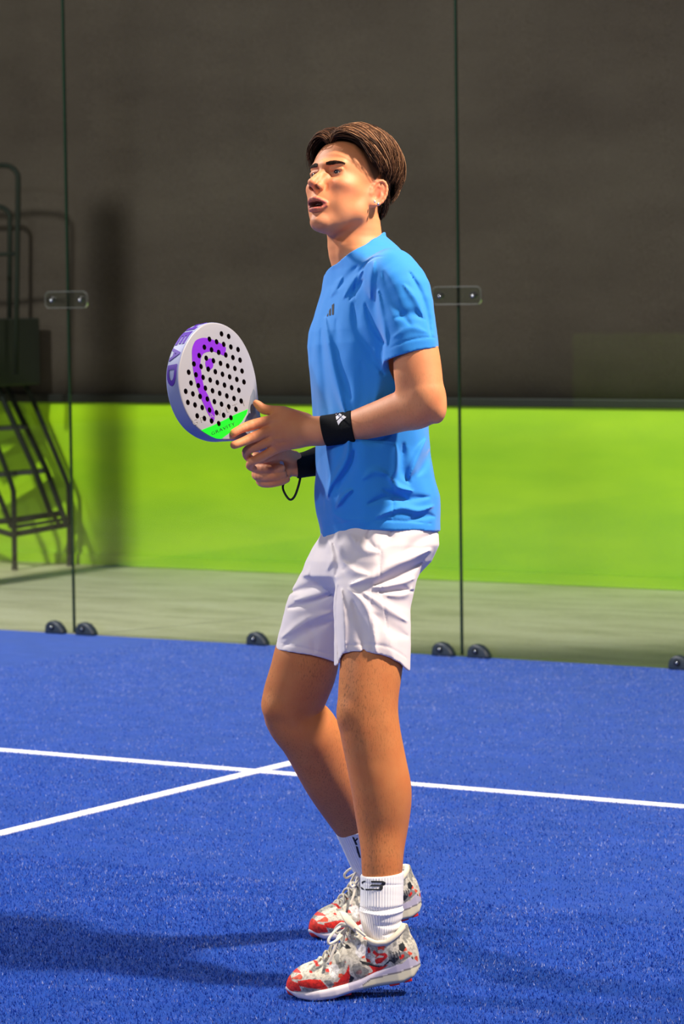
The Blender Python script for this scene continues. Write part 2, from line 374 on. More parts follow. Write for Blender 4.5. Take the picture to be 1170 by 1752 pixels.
class G:
    def __init__(s, items=None): s.it = items or []
    def u(s, n, k=0.01): s.it.append(['u', n, k]); return s
    def sub(s, n, k=0.005): s.it.append(['s', n, k]); return s
    def inter(s, n, k=0.0): s.it.append(['i', n, k]); return s
    def d(s, a, b, amp, wd, k=None): s.it.append(['d', RC(a, b, 0, 0), (amp, wd)]); return s
    def chain(s, pts, k=0.004, K=None):
        g = G()
        if len(pts) > 2:
            P = [np.append(p, r) for p, r in pts]; P = [2 * P[0] - P[1]] + P + [2 * P[-1] - P[-2]]; out = []
            n = 3
            for i in range(1, len(P) - 2):
                for j in range(n):
                    t = j / n; a, b, c, d = P[i - 1], P[i], P[i + 1], P[i + 2]
                    v = 0.5 * (2 * b + (c - a) * t + (2 * a - 5 * b + 4 * c - d) * t * t + (3 * b - a - 3 * c + d) * t ** 3)
                    out.append(v)
            out.append(P[-2]); pts = [(v[:3], v[3]) for v in out]
        for a, b in zip(pts[:-1], pts[1:]): g.u(RC(a[0], b[0], a[1], b[1]), .0008)
        s.u(g, k if K is None else K); return s
    def leaves(s, out):
        for t in s.it:
            if isinstance(t[1], G): t[1].leaves(out)
            else: out.append(t)
        return out
    def ev(s, P, act=None):
        d = None
        for t in s.it:
            op, n, k = t
            if isinstance(n, G):
                if act is not None and not n.live(act): continue
                v = n.ev(P, act)
                if v is None: continue
            else:
                if act is not None and id(t) not in act: continue
                v = n.ev(P)
            if op == 'u': d = v if d is None else smin(d, v, k)
            elif op == 's':
                if d is not None: d = smax(d, -v, k)
            elif op == 'i':
                if d is not None: d = smax(d, v, k)
            elif op == 'd':
                if d is not None: d = d - k[0] * np.exp(-(np.maximum(v, 0) / k[1]) ** 2)
        return d
    def live(s, act):
        for t in s.it:
            if isinstance(t[1], G):
                if t[1].live(act): return True
            elif t[0] == 'u' and id(t) in act: return True
        return False
def mesh_sdf(g, lo, hi, vs, B=16, margin=0.04, add=.008):
    lo = np.array(lo, float); hi = np.array(hi, float)
    nb = np.ceil((hi - lo) / (vs * B)).astype(int); h = vs * B * 0.5 * 1.7321
    I = np.stack(np.meshgrid(*[np.arange(n) for n in nb], indexing='ij'), -1).reshape(-1, 3)
    C = lo + (I + 0.5) * vs * B
    d = g.ev(C); keep = np.abs(d) < h * 1.25 + add
    I = I[keep]; C = C[keep]
    lv = g.leaves([]); A = []
    for t in lv:
        dd = t[1].ev(C)
        if t[0] == 'u': A.append(dd < h * 1.1 + margin)
        elif t[0] == 'd': A.append(dd < h * 2.8 + 3.2 * t[2][1])
        else: A.append(dd < h * 1.2 + margin)
    A = np.array(A); ids = [id(t) for t in lv]
    gi = np.stack(np.meshgrid(*[np.arange(B + 1)] * 3, indexing='ij'), -1).reshape(-1, 3)
    NN = nb * B + 2; CV = []; CI = []; Q = []
    def cid(a): return ((a[:, 0] + 1) * (NN[1] + 2) + a[:, 1] + 1) * (NN[2] + 2) + a[:, 2] + 1
    for bi in range(len(I)):
        act = {ids[j] for j in np.nonzero(A[:, bi])[0]}
        if not g.live(act): continue
        v = g.ev(lo + (I[bi] * B + gi) * vs, act)
        if v is None or v.min() > 0 or v.max() < 0: continue
        v = v.reshape(B + 1, B + 1, B + 1); s = v < 0
        c = np.zeros((B, B, B), int)
        for x in (0, 1):
            for y in (0, 1):
                for z in (0, 1): c += s[x:B + x, y:B + y, z:B + z]
        ci = np.argwhere((c > 0) & (c < 8))
        if len(ci) == 0: continue
        acc = np.zeros((len(ci), 3)); cnt = np.zeros(len(ci))
        for ax in range(3):
            o1, o2 = [k for k in range(3) if k != ax]
            for p in (0, 1):
                for r in (0, 1):
                    e0 = np.zeros(3, int); e0[o1] = p; e0[o2] = r; e1 = e0.copy(); e1[ax] = 1
                    a = ci + e0; b2 = ci + e1; va = v[a[:, 0], a[:, 1], a[:, 2]]; vb = v[b2[:, 0], b2[:, 1], b2[:, 2]]
                    m = (va < 0) != (vb < 0); t = np.where(m, va / np.where(m, va - vb, 1), 0)
                    pos = a.astype(float); pos[:, ax] += t; acc += pos * m[:, None]; cnt += m
        pos = acc / np.maximum(cnt, 1)[:, None] + I[bi] * B
        CV.append(lo + pos * vs); CI.append(cid(ci + I[bi] * B))
        for ax in range(3):
            sl0 = [slice(0, B)] * 3; sl1 = [slice(0, B)] * 3; sl1[ax] = slice(1, B + 1)
            s0 = s[tuple(sl0)]; s1 = s[tuple(sl1)]; e = np.argwhere(s0 != s1)
            if len(e) == 0: continue
            fl = s0[e[:, 0], e[:, 1], e[:, 2]]; e = e + I[bi] * B
            u = (ax + 1) % 3; w = (ax + 2) % 3; du = np.zeros(3, int); du[u] = 1; dw = np.zeros(3, int); dw[w] = 1
            q4 = np.stack([cid(e - du - dw), cid(e - dw), cid(e), cid(e - du)], 1)
            q4[~fl] = q4[~fl][:, ::-1]; Q.append(q4)
    CV = np.vstack(CV); CI = np.concatenate(CI); Q = np.vstack(Q)
    o = np.argsort(CI); CI = CI[o]; CV = CV[o]
    ix = np.searchsorted(CI, Q); ix = np.minimum(ix, len(CI) - 1); ok = (CI[ix] == Q).all(1)
    if (~ok).sum(): print('sdf dropped quads', (~ok).sum())
    return CV, ix[ok]
def relax(V, F, n=1, lam=0.5):
    for _ in range(n):
        S = np.zeros_like(V); c = np.zeros(len(V))
        for i in range(4):
            for j in ((i + 1) % 4, (i + 3) % 4):
                np.add.at(S, F[:, i], V[F[:, j]]); np.add.at(c, F[:, i], 1)
        V = V + lam * (S / np.maximum(c, 1)[:, None] - V)
    return V
def pip(x, y, poly):
    """point in polygon, vectorised"""
    r = np.zeros(len(x), bool); n = len(poly)
    for i in range(n):
        x0, y0 = poly[i]; x1, y1 = poly[(i + 1) % n]
        c = ((y0 > y) != (y1 > y)); xx = (x1 - x0) * (y - y0) / ((y1 - y0) if y1 != y0 else 1e-9) + x0
        r ^= c & (x < xx)
    return r
def vnoise(P, s, seed=0):
    """smooth value noise in -1..1"""
    Q = P * s + seed * 17.3; i = np.floor(Q).astype(np.int64); f = Q - i; f = f * f * (3 - 2 * f); out = 0
    for a in (0, 1):
        for b in (0, 1):
            for c in (0, 1):
                hsh = ((i[:, 0] + a) * 374761393 + (i[:, 1] + b) * 668265263 + (i[:, 2] + c) * 2147483647 + seed * 974711) & 0xffffffff
                hsh = ((hsh ^ (hsh >> 13)) * 1274126177) & 0xffffffff
                w = (f[:, 0] if a else 1 - f[:, 0]) * (f[:, 1] if b else 1 - f[:, 1]) * (f[:, 2] if c else 1 - f[:, 2])
                out = out + w * ((hsh & 0xffff) / 32767.5 - 1)
    return out
#END_ENGINE
# short turf fibres standing in the pile
def turf_fibres():
    m = mat('turf_fibre', rough=0.6, spec=0.3); L(m, attr(m, 'Col'), BS(m).inputs['Base Color'])
    X = []; 
    for (x0, x1, y0, y1, dens) in ((3.2, 6.2, -7.2, -4.6, 22000), (2.0, 5.4, -4.6, -3.0, 9000), (0.5, 4.6, -3.0, -0.03, 3500)):
        n = int((x1 - x0) * (y1 - y0) * dens); X.append(np.column_stack([rng.uniform(x0, x1, n), rng.uniform(y0, y1, n)]))
    P = np.vstack(X); n = len(P)
    # keep a generous wedge around the view so nothing outside it is built
    d = np.column_stack([P, np.zeros(n)]) - CAM; z = d @ FW; u = (d @ RT) / z * FPX; P = P[np.abs(u) < 820]; n = len(P)
    a = rng.uniform(0, 2 * PI, n); h = rng.uniform(.004, .0085, n); w = rng.uniform(.0008, .0016, n); le = rng.uniform(0, .005, n); b = rng.uniform(0, 2 * PI, n)
    base = np.column_stack([P, np.full(n, .0)]); s = np.column_stack([np.cos(a) * w, np.sin(a) * w, np.zeros(n)]); tip = base + np.column_stack([np.cos(b) * le, np.sin(b) * le, h])
    V = np.stack([base - s, base + s, tip], 1).reshape(-1, 3); F = np.arange(3 * n).reshape(-1, 3)
    line = ((np.abs(P[:, 1] + 3.0485) < .0265) & (P[:, 0] < 8)) | ((np.abs(P[:, 0] - 3.010) < .025) & (P[:, 1] < -2.832))
    t = rng.random(n)[:, None]; c = np.array(lin((6, 48, 150))) * (1 - t) + np.array(lin((36, 100, 208))) * t
    k = rng.random(n); sand_sheen = np.clip((P[:, 1] + 6) / 6, 0, 1) * .22 + .035; pt = np.column_stack([P[:, 0] * .85 + P[:, 1] * .53, P[:, 1] * .85 - P[:, 0] * .53, np.zeros(n)])  # more pale fibres towards the glass: sand plus painted sheen
    w_ = vnoise(pt * [1.3, 4.2, 1], 2.2, 5) * .6 + vnoise(pt * [2, 7, 1], 5.0, 6) * .4; sand_sheen = sand_sheen + np.clip((w_ - .22) * 2.2, 0, .55) * np.clip((P[:, 1] + 8) / 6, .15, 1)
    c[k < sand_sheen] = np.array(lin((142, 154, 206)))
    c[line] = np.array(lin((238, 238, 246)))
    o = obj_np('turf_fibres', V, F, m, None, col=np.repeat(c, 3, 0), smooth=False); tag(o, 'short blue artificial grass fibres of the court surface', 'artificial grass', kind='stuff')
turf_fibres()
#END_FIBRES
# ------------------------------------------------------------------ the player
def pr(px, py, w, r): return (q(px, py, w), r / FPX * (D0 - w))
def W_(x, y, w): return q(x, y, w)
# head frame
_y, _p, _r = math.radians(42), math.radians(17), math.radians(3)
hf = np.array([-math.sin(_y) * math.cos(_p), math.sin(_p), math.cos(_y) * math.cos(_p)])
hl = np.array([math.cos(_y), 0, math.sin(_y)]); hu = np.cross(hf, hl)
hl, hu = hl * math.cos(_r) + hu * math.sin(_r), -hl * math.sin(_r) + hu * math.cos(_r)
HS = 1.03; HC = q(594, 336, -0.2); HM = np.stack([hf, hl, hu])
def h2q(p): return HC + HS * (np.asarray(p, float) @ HM)
def q2h(P): return (P - HC) @ HM.T / HS
class HEADG:
    """group evaluated in head coordinates"""
def hRC(a, b, ra, rb): return RC(h2q(a), h2q(b), ra * HS, rb * HS)
def hEL(c, r, rot=None):
    ax = HM if rot is None else np.array(rot, float) @ HM
    return EL(h2q(c), np.array(r) * HS, ax)
def rotm(ax, deg):
    return np.array(Matrix.Rotation(math.radians(deg), 3, ax)).T
def head_group():
    g = G()
    g.u(hEL((-.010, 0, .045), (.094, .075, .086)), .0)
    g.u(hEL((.028, 0, .056), (.060, .062, .056)), .02)
    g.u(hEL((.036, 0, -.012), (.054, .058, .088)), .02)
    g.u(hEL((.070, 0, -.044), (.028, .027, .032)), .014)                    # muzzle
    for s in (-1, 1):
        g.u(hRC((.010, s * .046, -.050), (.064, s * .012, -.087), .015, .013), .026)   # jaw
        g.u(hRC((-.002, s * .052, -.012), (.010, s * .046, -.050), .018, .015), .024)
        g.u(hEL((.052, s * .040, -.004), (.028, .021, .016)), .022)               # cheekbone
        g.u(hRC((.087, s * .006, .038), (.074, s * .040, .041), .0085, .0075), .012)  # brow ridge
    g.u(hEL((.0745, 0, -.089), (.0165, .018, .015)), .012)                     # chin
    for s in (-1, 1):
        g.sub(hEL((.097, s * .031, .0215), (.018, .0170, .0125), rotm('Z', -s * 18)), .014)
        g.u(hEL((.040, s * .034, -.036), (.028, .016, .030)), .02)
    for s in (-1, 1): g.sub(hEL((.0905, s * .0185, .0215), (.0115, .0075, .0115)), .009)
    # lids
    for s in (-1, 1):
        g.u(hEL((.0690, s * .0315, .0225), (.0146, .0155, .0128)), .004)
        g.u(hRC((.0812, s * .019, .0285), (.077, s * .044, .0275), .0042, .0034), .004)
        lid = G(); g.sub(hEL((.0845, s * .0325, .0217), (.0105, .0130, .0038), rotm('Z', -s * 14)), .0015)
    # nose
    g.u(hRC((.083, 0, .026), (.1050, 0, .002), .0080, .0070), .008)
    g.u(hRC((.1050, 0, .002), (.1155, 0, -.0115), .0070, .0080), .006)
    g.u(hEL((.1160, 0, -.0135), (.0090, .0085, .0080)), .004)
    for s in (-1, 1):
        g.u(hEL((.1005, s * .0115, -.0175), (.0108, .0062, .0078)), .004)
        g.sub(hRC((.0915, s * .0195, -.010), (.092, s * .0195, -.0225), .0022, .0022), .005)
        g.u(hRC((.098, s * .007, -.010), (.086, s * .013, .012), .008, .005), .008)
    g.u(hRC((.112, 0, -.018), (.099, 0, -.0245), .0042, .0045), .005)
    for s in (-1, 1): g.sub(hEL((.1050, s * .0082, -.0225), (.0070, .0042, .0058), rotm('Z', -s * 20)), .002)
    # philtrum and lips
    up = [((.086, -.0245, -.0515), .0028), ((.0970, -.015, -.0480), .0045), ((.1022, -.0045, -.0455), .0055), ((.1022, .0045, -.0455), .0055), ((.0970, .015, -.0480), .0045), ((.086, .0245, -.0515), .0028)]
    lo = [((.085, -.0235, -.0560), .0030), ((.0925, -.013, -.0655), .0048), ((.0960, 0, -.0680), .0060), ((.0925, .013, -.0655), .0048), ((.085, .0235, -.0560), .0030)]
    g.chain([(h2q(a), r * HS) for a, r in up], .003, .004); g.chain([(h2q(a), r * HS) for a, r in lo], .003, .004)
    g.sub(hEL((.100, 0, -.0562), (.022, .0185, .0056)), .003)
    g.sub(hEL((.097, 0, -.0780), (.006, .014, .0040)), .008)
    # ears
    for s in (-1, 1):
        A_ = math.radians(32); T_ = math.radians(-12)
        e1 = np.array((math.cos(A_), -s * math.sin(A_), 0)); e2 = np.array((math.sin(A_), s * math.cos(A_), 0)); e3 = np.array((0, 0, 1.))
        f1 = e1 * math.cos(T_) - e3 * math.sin(T_); f3 = e3 * math.cos(T_) + e1 * math.sin(T_)
        E = np.stack([f1, e2, f3]); c = np.array((-.013, s * .0765, .003)); at = lambda x, y, z: h2q(c + np.array((x, y, z)) @ E)
        ear = G(); ear.u(hEL(c, (.0180, .0045, .0300), E), 0); rim = []
        for k in range(14):
            a = math.radians(-75 + 275 * k / 13); rim.append((at(-math.cos(a) * .0172, .0030, math.sin(a) * .0290), .0034 * HS))
        for k in range(13): ear.u(RC(rim[k][0], rim[k + 1][0], rim[k][1], rim[k + 1][1]), .0025)
        ear.u(hEL(c + np.array((.003, 0, -.027)) @ E, (.0090, .0045, .0085), E), .006)
        ear.sub(RC(at(.003, .0078, -.008), at(.002, .0078, .007), .0102 * HS, .0080 * HS), .002)
        ear.sub(RC(at(-.0095, .0055, .004), at(.002, .0055, .0185), .0030 * HS, .0028 * HS), .003)
        ear.u(hEL(c + np.array((.0135, .003, -.007)) @ E, (.0045, .0035, .0065), E), .004)
        g.u(ear, .005)
    return g
# torso loft (photo outline in px, half depth towards the camera in m)
class LOFT:
    def __init__(s, keys, wc, th, ex=2.3, off=0.0):
        k = sorted(keys); s.th = math.radians(th); s.ex = ex; s.off = off
        s.b = []; s.a = []; s.rd = []; s.rw = []; s.w = []
        for row in k:
            py, xl, xr, rw = row[:4]; w0 = wc if len(row) < 5 else row[4]
            l = q(xl, py, w0); r = q(xr, py, w0); E = (r[0] - l[0]) / 2; sn = rw * math.sin(s.th)
            s.b.append(-l[1]); s.a.append((l[0] + r[0]) / 2); s.rd.append(math.sqrt(max(E * E - sn * sn, (0.55 * E) ** 2)) / math.cos(s.th)); s.rw.append(rw); s.w.append(w0)
        s.lo = s.b[0]; s.hi = s.b[-1]
    def ev(s, P, act=None):
        b = -P[:, 1]; f = lambda t: np.interp(b, s.b, t)
        a0 = f(s.a); rd = f(s.rd) + s.off; rw = f(s.rw) + s.off; w0 = f(s.w)
        x = P[:, 0] - a0; z = P[:, 2] - w0; c, sn = math.cos(s.th), math.sin(s.th)
        u = -c * x + sn * z; v = sn * x + c * z
        e = s.ex; rr = (np.abs(u / rd) ** e + np.abs(v / rw) ** e) ** (1 / e)
        d = (rr - 1) * np.minimum(rd, rw)
        return np.maximum(d, np.maximum(s.lo - b, b - s.hi))
TK = [(385, 556, 654, .058, -.205), (405, 557, 657, .064, -.205), (425, 560, 678, .085, -.205), (440, 561, 692, .115), (462, 560, 706, .150), (490, 556, 716, .168), (520, 549, 724, .176), (545, 543, 728, .178), (568, 537, 730, .177),
      (592, 534, 731, .175), (620, 535, 730, .172), (660, 538, 727, .167), (700, 542, 725, .163), (735, 544, 726, .160), (775, 545, 731, .159), (820, 546, 737, .161), (850, 547, 743, .165), (880, 549, 745, .168), (905, 553, 746, .170), (935, 556, 746, .170)]
WT = -.205
TORSO = LOFT(TK, WT, 22)
# arm chains
LARM_SH = [pr(672, 474, -.045, 44), pr(692, 500, -.020, 43), pr(705, 590, .005, 40)]
LARM = [pr(690, 490, -.03, 38), pr(709, 590, .005, 39.5), pr(718, 630, .015, 37.5), pr(725, 668, .025, 34)]
LFORE = [pr(729, 692, .022, 34), pr(712, 700, .015, 35.5), pr(690, 702.5, .0, 35), pr(660, 713, -.025, 32), pr(630, 722, -.052, 28.8), pr(600, 730.5, -.08, 25.8), pr(570, 736, -.107, 22.8), pr(548, 737.5, -.125, 21.5)]
RARM = [pr(620, 500, -.36, 40), pr(642, 610, -.40, 40), pr(650, 700, -.40, 34), pr(645, 745, -.395, 32), pr(600, 775, -.35, 30), pr(545, 790, -.300, 24), pr(512, 797, -.268, 19.5)]
NLEG = [pr(644, 965, -.12, 50), pr(640, 1040, -.085, 46), pr(637, 1092, -.065, 49), pr(637, 1118, -.058, 54), pr(633, 1160, -.045, 53), pr(629, 1203, -.035, 51.5), pr(632, 1245, -.03, 51.5), pr(640, 1285, -.03, 51), pr(647, 1320, -.03, 51), pr(653, 1352, -.03, 51.5), pr(654.5, 1385, -.028, 48.5), pr(654.5, 1420, -.025, 43), pr(654, 1458, -.012, 36.5), pr(653.5, 1490, -.005, 35), pr(653, 1515, 0, 31.5), pr(653, 1560, .013, 30), pr(656, 1600, .024, 24), pr(652, 1635, .028, 20)]
FLEG = [pr(605, 965, -.28, 48), pr(562, 1040, -.315, 46), pr(537, 1092, -.335, 50), pr(526, 1116, -.34, 56), pr(519, 1150, -.352, 56.5), pr(504, 1190, -.37, 54.5), pr(501, 1216, -.38, 52.5), pr(515, 1240, -.39, 52.5), pr(530, 1256, -.40, 53.5), pr(550, 1300, -.43, 49.5), pr(566, 1335, -.46, 46.5), pr(582, 1370, -.495, 40), pr(597, 1402, -.53, 33), pr(610, 1428, -.556, 28.5), pr(628, 1475, -.60, 24), pr(645, 1510, -.635, 23), pr(664, 1540, -.655, 22), pr(646, 1560, -.64, 20)]
def arm_detail(g):
    g.u(EL(q(700, 640, .02), (.032, .055, .030)), .02)              # biceps
    g.u(EL(q(748, 703, .035), (.017, .026, .018), rotm('Z', 0)), .014)   # elbow
    return g
def hand_left():
    """near hand, fingers spread across the throat of the racket"""
    h = G(); wr = pr(548, 737.5, -.125, 19)
    for (x, y, w, r) in ((470, 718, -.146, 10.5), (467, 734, -.144, 11), (468, 751, -.148, 10.5), (472, 766, -.156, 10)):
        h.u(RC(wr[0], q(x, y, w), .0215, r / 775), .018)
    h.u(RC(q(552, 737, -.122), q(530, 736, -.134), .0255, .0235), .02)
    h.u(EL(q(508, 738, -.149), (.040, .034, .016)), .014)
    h.u(RC(q(520, 722, -.142), q(484, 706, -.150), .017, .0125), .016)
    F = {'index': [(470, 718, -.146, 10), (449, 722, -.136, 8.6), (430, 727.5, -.128, 8.8), (413, 733.5, -.116, 7.4), (401, 740, -.108, 6.9), (398.5, 742, -.107, 6.3)],
         'middle': [(467, 735, -.144, 10), (450, 741, -.132, 8.8), (433, 748.5, -.124, 8.9), (415, 756, -.112, 7.6), (403, 760.5, -.104, 7.0), (400, 761.5, -.103, 6.4)],
         'ring': [(468, 752, -.148, 9.8), (450, 759, -.140, 8.4), (432, 766, -.140, 8.4), (422, 772, -.148, 7.8), (423, 780, -.168, 7.4), (430, 787, -.185, 6.8)],
         'little': [(472, 766, -.156, 9.6), (458, 776, -.148, 7.8), (441, 785, -.150, 7.8), (431, 790, -.156, 7.2), (427, 797, -.172, 6.6), (434, 802, -.185, 6.0)],
         'thumb': [(520, 720, -.142, 13), (484, 706, -.156, 10.5), (466, 702.5, -.163, 8.8), (451, 700, -.168, 8.6), (442, 693, -.169, 7.2), (438, 689.5, -.169, 5.6)]}
    for nme, P in F.items():
        f = G(); f.chain([pr(*p) for p in P], .004, 0)
        h.u(f, .008 if nme == 'thumb' else .0035)
    # tendons and veins on the back of the hand
    for a, b in (((470, 718), (530, 728)), ((470, 734), (530, 734)), ((470, 751), (530, 742))):
        h.d(q(a[0], a[1], -.131), q(b[0], b[1], -.117), .0016, .003)
    for a, b in (((474, 726), (505, 730)), ((474, 743), (508, 740)), ((476, 759), (510, 750))):
        h.d(q(a[0], a[1], -.134), q(b[0], b[1], -.122), -.0016, .0035)
    # nail and knuckle creases
    for (x, y, w) in ((430, 720, -.118), (433, 741, -.114), (432, 760, -.130)): h.d(q(x - 2, y, w), q(x + 2, y + 14, w), .0008, .004)
    return h
def hand_right():
    """far hand closed around the grip, finger tips pointing right"""
    h = G()
    h.u(RC(q(514, 797, -.268), q(492, 798, -.275), .0180, .0235), .008)
    h.u(EL(q(474, 803, -.285), (.034, .029, .017)), .014)
    h.u(RC(q(500, 785, -.262), q(484, 812, -.252), .018, .016), .014)              # heel of the hand
    F = [[(455, 788, -.292, 11), (440, 794, -.278, 10.5), (438, 799, -.252, 9.6), (452, 802, -.226, 9.2), (470, 802, -.217, 8.2), (481, 801, -.220, 7.0)],
         [(458, 800, -.296, 11), (443, 808, -.282, 10.5), (441, 813, -.255, 9.6), (455, 815, -.229, 9.0), (472, 814, -.221, 8.0), (484, 812, -.226, 6.8)],
         [(464, 810, -.296, 10.5), (448, 820, -.282, 9.8), (450, 825, -.256, 8.8), (463, 826, -.235, 8.2), (480, 823, -.230, 7.6), (490, 820, -.236, 6.4)],
         [(474, 806, -.29, 9), (446, 778, -.285, 9.2), (438, 786, -.262, 9.0), (447, 790, -.236, 8.8), (462, 792, -.224, 8.0), (472, 793, -.224, 6.8)]]
    for P in F:
        f = G(); f.chain([pr(*p) for p in P], .004, 0); h.u(f, .0025)
    f = G(); f.chain([pr(*p) for p in [(502, 784, -.258, 13), (484, 778, -.228, 11), (466, 780, -.207, 9.0), (452, 784, -.203, 8.2), (444, 787, -.206, 6.8)]], .004, 0)
    h.u(f, .005)
    return h
def body_group():
    g = G(); t = G(); t.u(LOFT(TK, WT, 22, 2.3, -.017), 0)
    t.u(head_group(), .012)
    t.chain([(h2q((-.020, 0, -.02)), .058), pr(606, 398, -.205, 45.5), pr(609, 430, -.205, 47), pr(622, 475, -.205, 44)], .01, .018)
    t.d(q(582, 420, -.150), q(572, 458, -.150), .004, .012)      # sternomastoid
    g.u(t, 0)
    a = G(); a.u(SPL(LARM), 0); a.u(SPL(LFORE), .022); arm_detail(a); a.u(hand_left(), .006)
    g.u(a, .008)
    b = G(); b.u(SPL(RARM), 0); b.u(hand_right(), .006); g.u(b, .004)
    n = G(); n.u(SPL(NLEG), 0)
    n.u(EL(q(600, 1222, -.02), (.026, .034, .036)), .02)
    n.d(q(640, 1230, .04), q(646, 1300, .045), -.0022, .022); n.d(q(672, 1180, .03), q(668, 1240, .035), .003, .012)
    
    g.u(n, .01)
    f = G(); f.u(SPL(FLEG), 0); f.u(EL(q(470, 1212, -.35), (.026, .032, .036)), .02)
    f.d(q(470, 1235, -.31), q(500, 1250, -.31), -.003, .014)
    g.u(f, .006)
    return g
# skin material
m_skin = mat('skin', rough=0.54, spec=0.4)
bs = BS(m_skin); bs.inputs['Subsurface Weight'].default_value = 0.10; bs.inputs['Subsurface Radius'].default_value = (1.0, 0.35, 0.2); bs.inputs['Subsurface Scale'].default_value = 0.006
cc = attr(m_skin, 'Col'); hv = attr(m_skin, 'hairy', 'Fac')
v1 = coords(m_skin, scale=(1, 1, 0.28)); hn = noise(m_skin, v1, 330, 3, 0.65); v2 = coords(m_skin); n2 = noise(m_skin, v2, 900, 2); n3 = noise(m_skin, v2, 24, 4)
mm = N(m_skin, 'ShaderNodeMath', operation='MULTIPLY'); L(m_skin, hv, mm.inputs[0]); L(m_skin, ramp(m_skin, hn, [(0.52, (0, 0, 0, 1)), (0.66, (0.75, 0.75, 0.75, 1))]), mm.inputs[1])
c1 = mixc(m_skin, ramp(m_skin, n3, [(0.35, (0, 0, 0, 1)), (0.7, (0.30, 0.30, 0.30, 1))]), cc, mixc(m_skin, 1.0, cc, hexc(235, 180, 160), 'MULTIPLY'))
L(m_skin, mixc(m_skin, mm.outputs[0], c1, hexc(70, 38, 22)), bs.inputs['Base Color']); bump(m_skin, n2, 0.25, 0.0015)
FOOT = ground(610, 1650)
player = empty('person', FOOT)
tag(player, 'person in light blue t-shirt and white shorts on the turf, holding a racket', 'person')
bg = body_group()
import time; t0 = time.time()
BV, BF = mesh_sdf(bg, q(380, 1720, -.62), q(790, 190, .16) + [0, 0, 0], .0018)
print('body', len(BV), time.time() - t0)
BV = relax(BV, BF, 2, 0.35)
# skin colours: lips, stubble, scalp, flush, plus shade painted into sockets, mouth and nostrils
base = np.array(lin((228, 150, 102))); colr = np.tile(base, (len(BV), 1)); hairy = np.zeros(len(BV))
legs = BV[:, 1] < q(0, 1090, -.2)[1]; colr[legs] = lin((202, 126, 72)); hairy[legs] = np.clip(0.35 + 0.5 * vnoise(BV[legs], 14, 3), 0, 1)
fore = (BV[:, 1] > q(0, 780, 0)[1]) & (BV[:, 1] < q(0, 640, 0)[1]) & (BV[:, 0] > q(612, 0, 0)[0]); hairy[fore] = 0.16
HP = q2h(BV); hd = (BV[:, 1] > q(0, 420, -.2)[1])
def blend(mask, c, f=1.0):
    m = np.clip(mask, 0, 1)[:, None] * f; colr[:] = colr * (1 - m) + np.array(lin(c)) * m
def hgauss(c, r): return np.exp(-((((HP - np.array(c)) / np.array(r)) ** 2).sum(1))) * hd
for s in (-1, 1):
    blend(hgauss((.06, s * .045, -.012), (.03, .03, .02)), (222, 128, 100), .45)
    blend(hgauss((-.012, s * .08, .004), (.022, .02, .034)), (226, 112, 92), .55)
    blend(hgauss((.085, s * .031, .0205), (.016, .020, .011)), (150, 88, 72), .5)  # eye sockets darkened, their shade put into the skin colour
blend(hgauss((.118, 0, -.014), (.014, .014, .012)), (222, 124, 104), .4)
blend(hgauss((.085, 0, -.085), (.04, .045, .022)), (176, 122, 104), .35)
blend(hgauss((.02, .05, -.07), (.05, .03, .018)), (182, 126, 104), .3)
lip = np.maximum.reduce([hgauss((x, y, z), (.010, .0062, .0048)) for x, y, z in ((.104, .006, -.0455), (.104, -.006, -.0455), (.100, .0155, -.0475), (.1, -.0155, -.0475), (.092, .023, -.051), (.092, -.023, -.051),
      (.098, 0, -.0670), (.098, .007, -.0665), (.098, -.007, -.0665), (.094, .0145, -.0635), (.094, -.0145, -.0635), (.088, .021, -.058), (.088, -.021, -.058))])
blend(np.clip(lip * 2.2 - .5, 0, 1), (176, 84, 84), .85)
mouth = (np.abs(HP[:, 1]) < .019) & (HP[:, 0] < .098) & (HP[:, 0] > .07) & (np.abs(HP[:, 2] + .0562) < .0062) & hd; blend(mouth * 1.0, (70, 22, 24), .9)
for s in (-1, 1): blend(np.clip(hgauss((.1045, s * .0082, -.0205), (.0065, .0040, .0045)) * 2.2, 0, 1), (70, 26, 22), .9)  # nostrils painted dark for the shade inside
az = np.degrees(np.arctan2(np.abs(HP[:, 1]), HP[:, 0] + .012))
hline = np.interp(az, [0, 20, 35, 52, 66, 80, 92, 104, 118, 135, 180], [.098, .096, .088, .064, .036, .018, .040, .012, -.026, -.046, -.052])
sc = np.clip((HP[:, 2] - hline + .004) / .018, 0, 1) * hd * (np.linalg.norm((HP - [-.012, 0, .0]) * [0, 1, 0], axis=1) < .083)
eart = (np.abs(HP[:, 1]) > .0745) & (HP[:, 2] < .036) & (HP[:, 0] < .012) & (HP[:, 0] > -.034)
blend(sc * ~eart, (58, 38, 28), .93)
# finger nails of both hands
body = obj_np('body', q2w(BV), BF, m_skin, player, col=colr, attrs={'hairy': hairy})
for (px, py, w, c, r) in (): pass
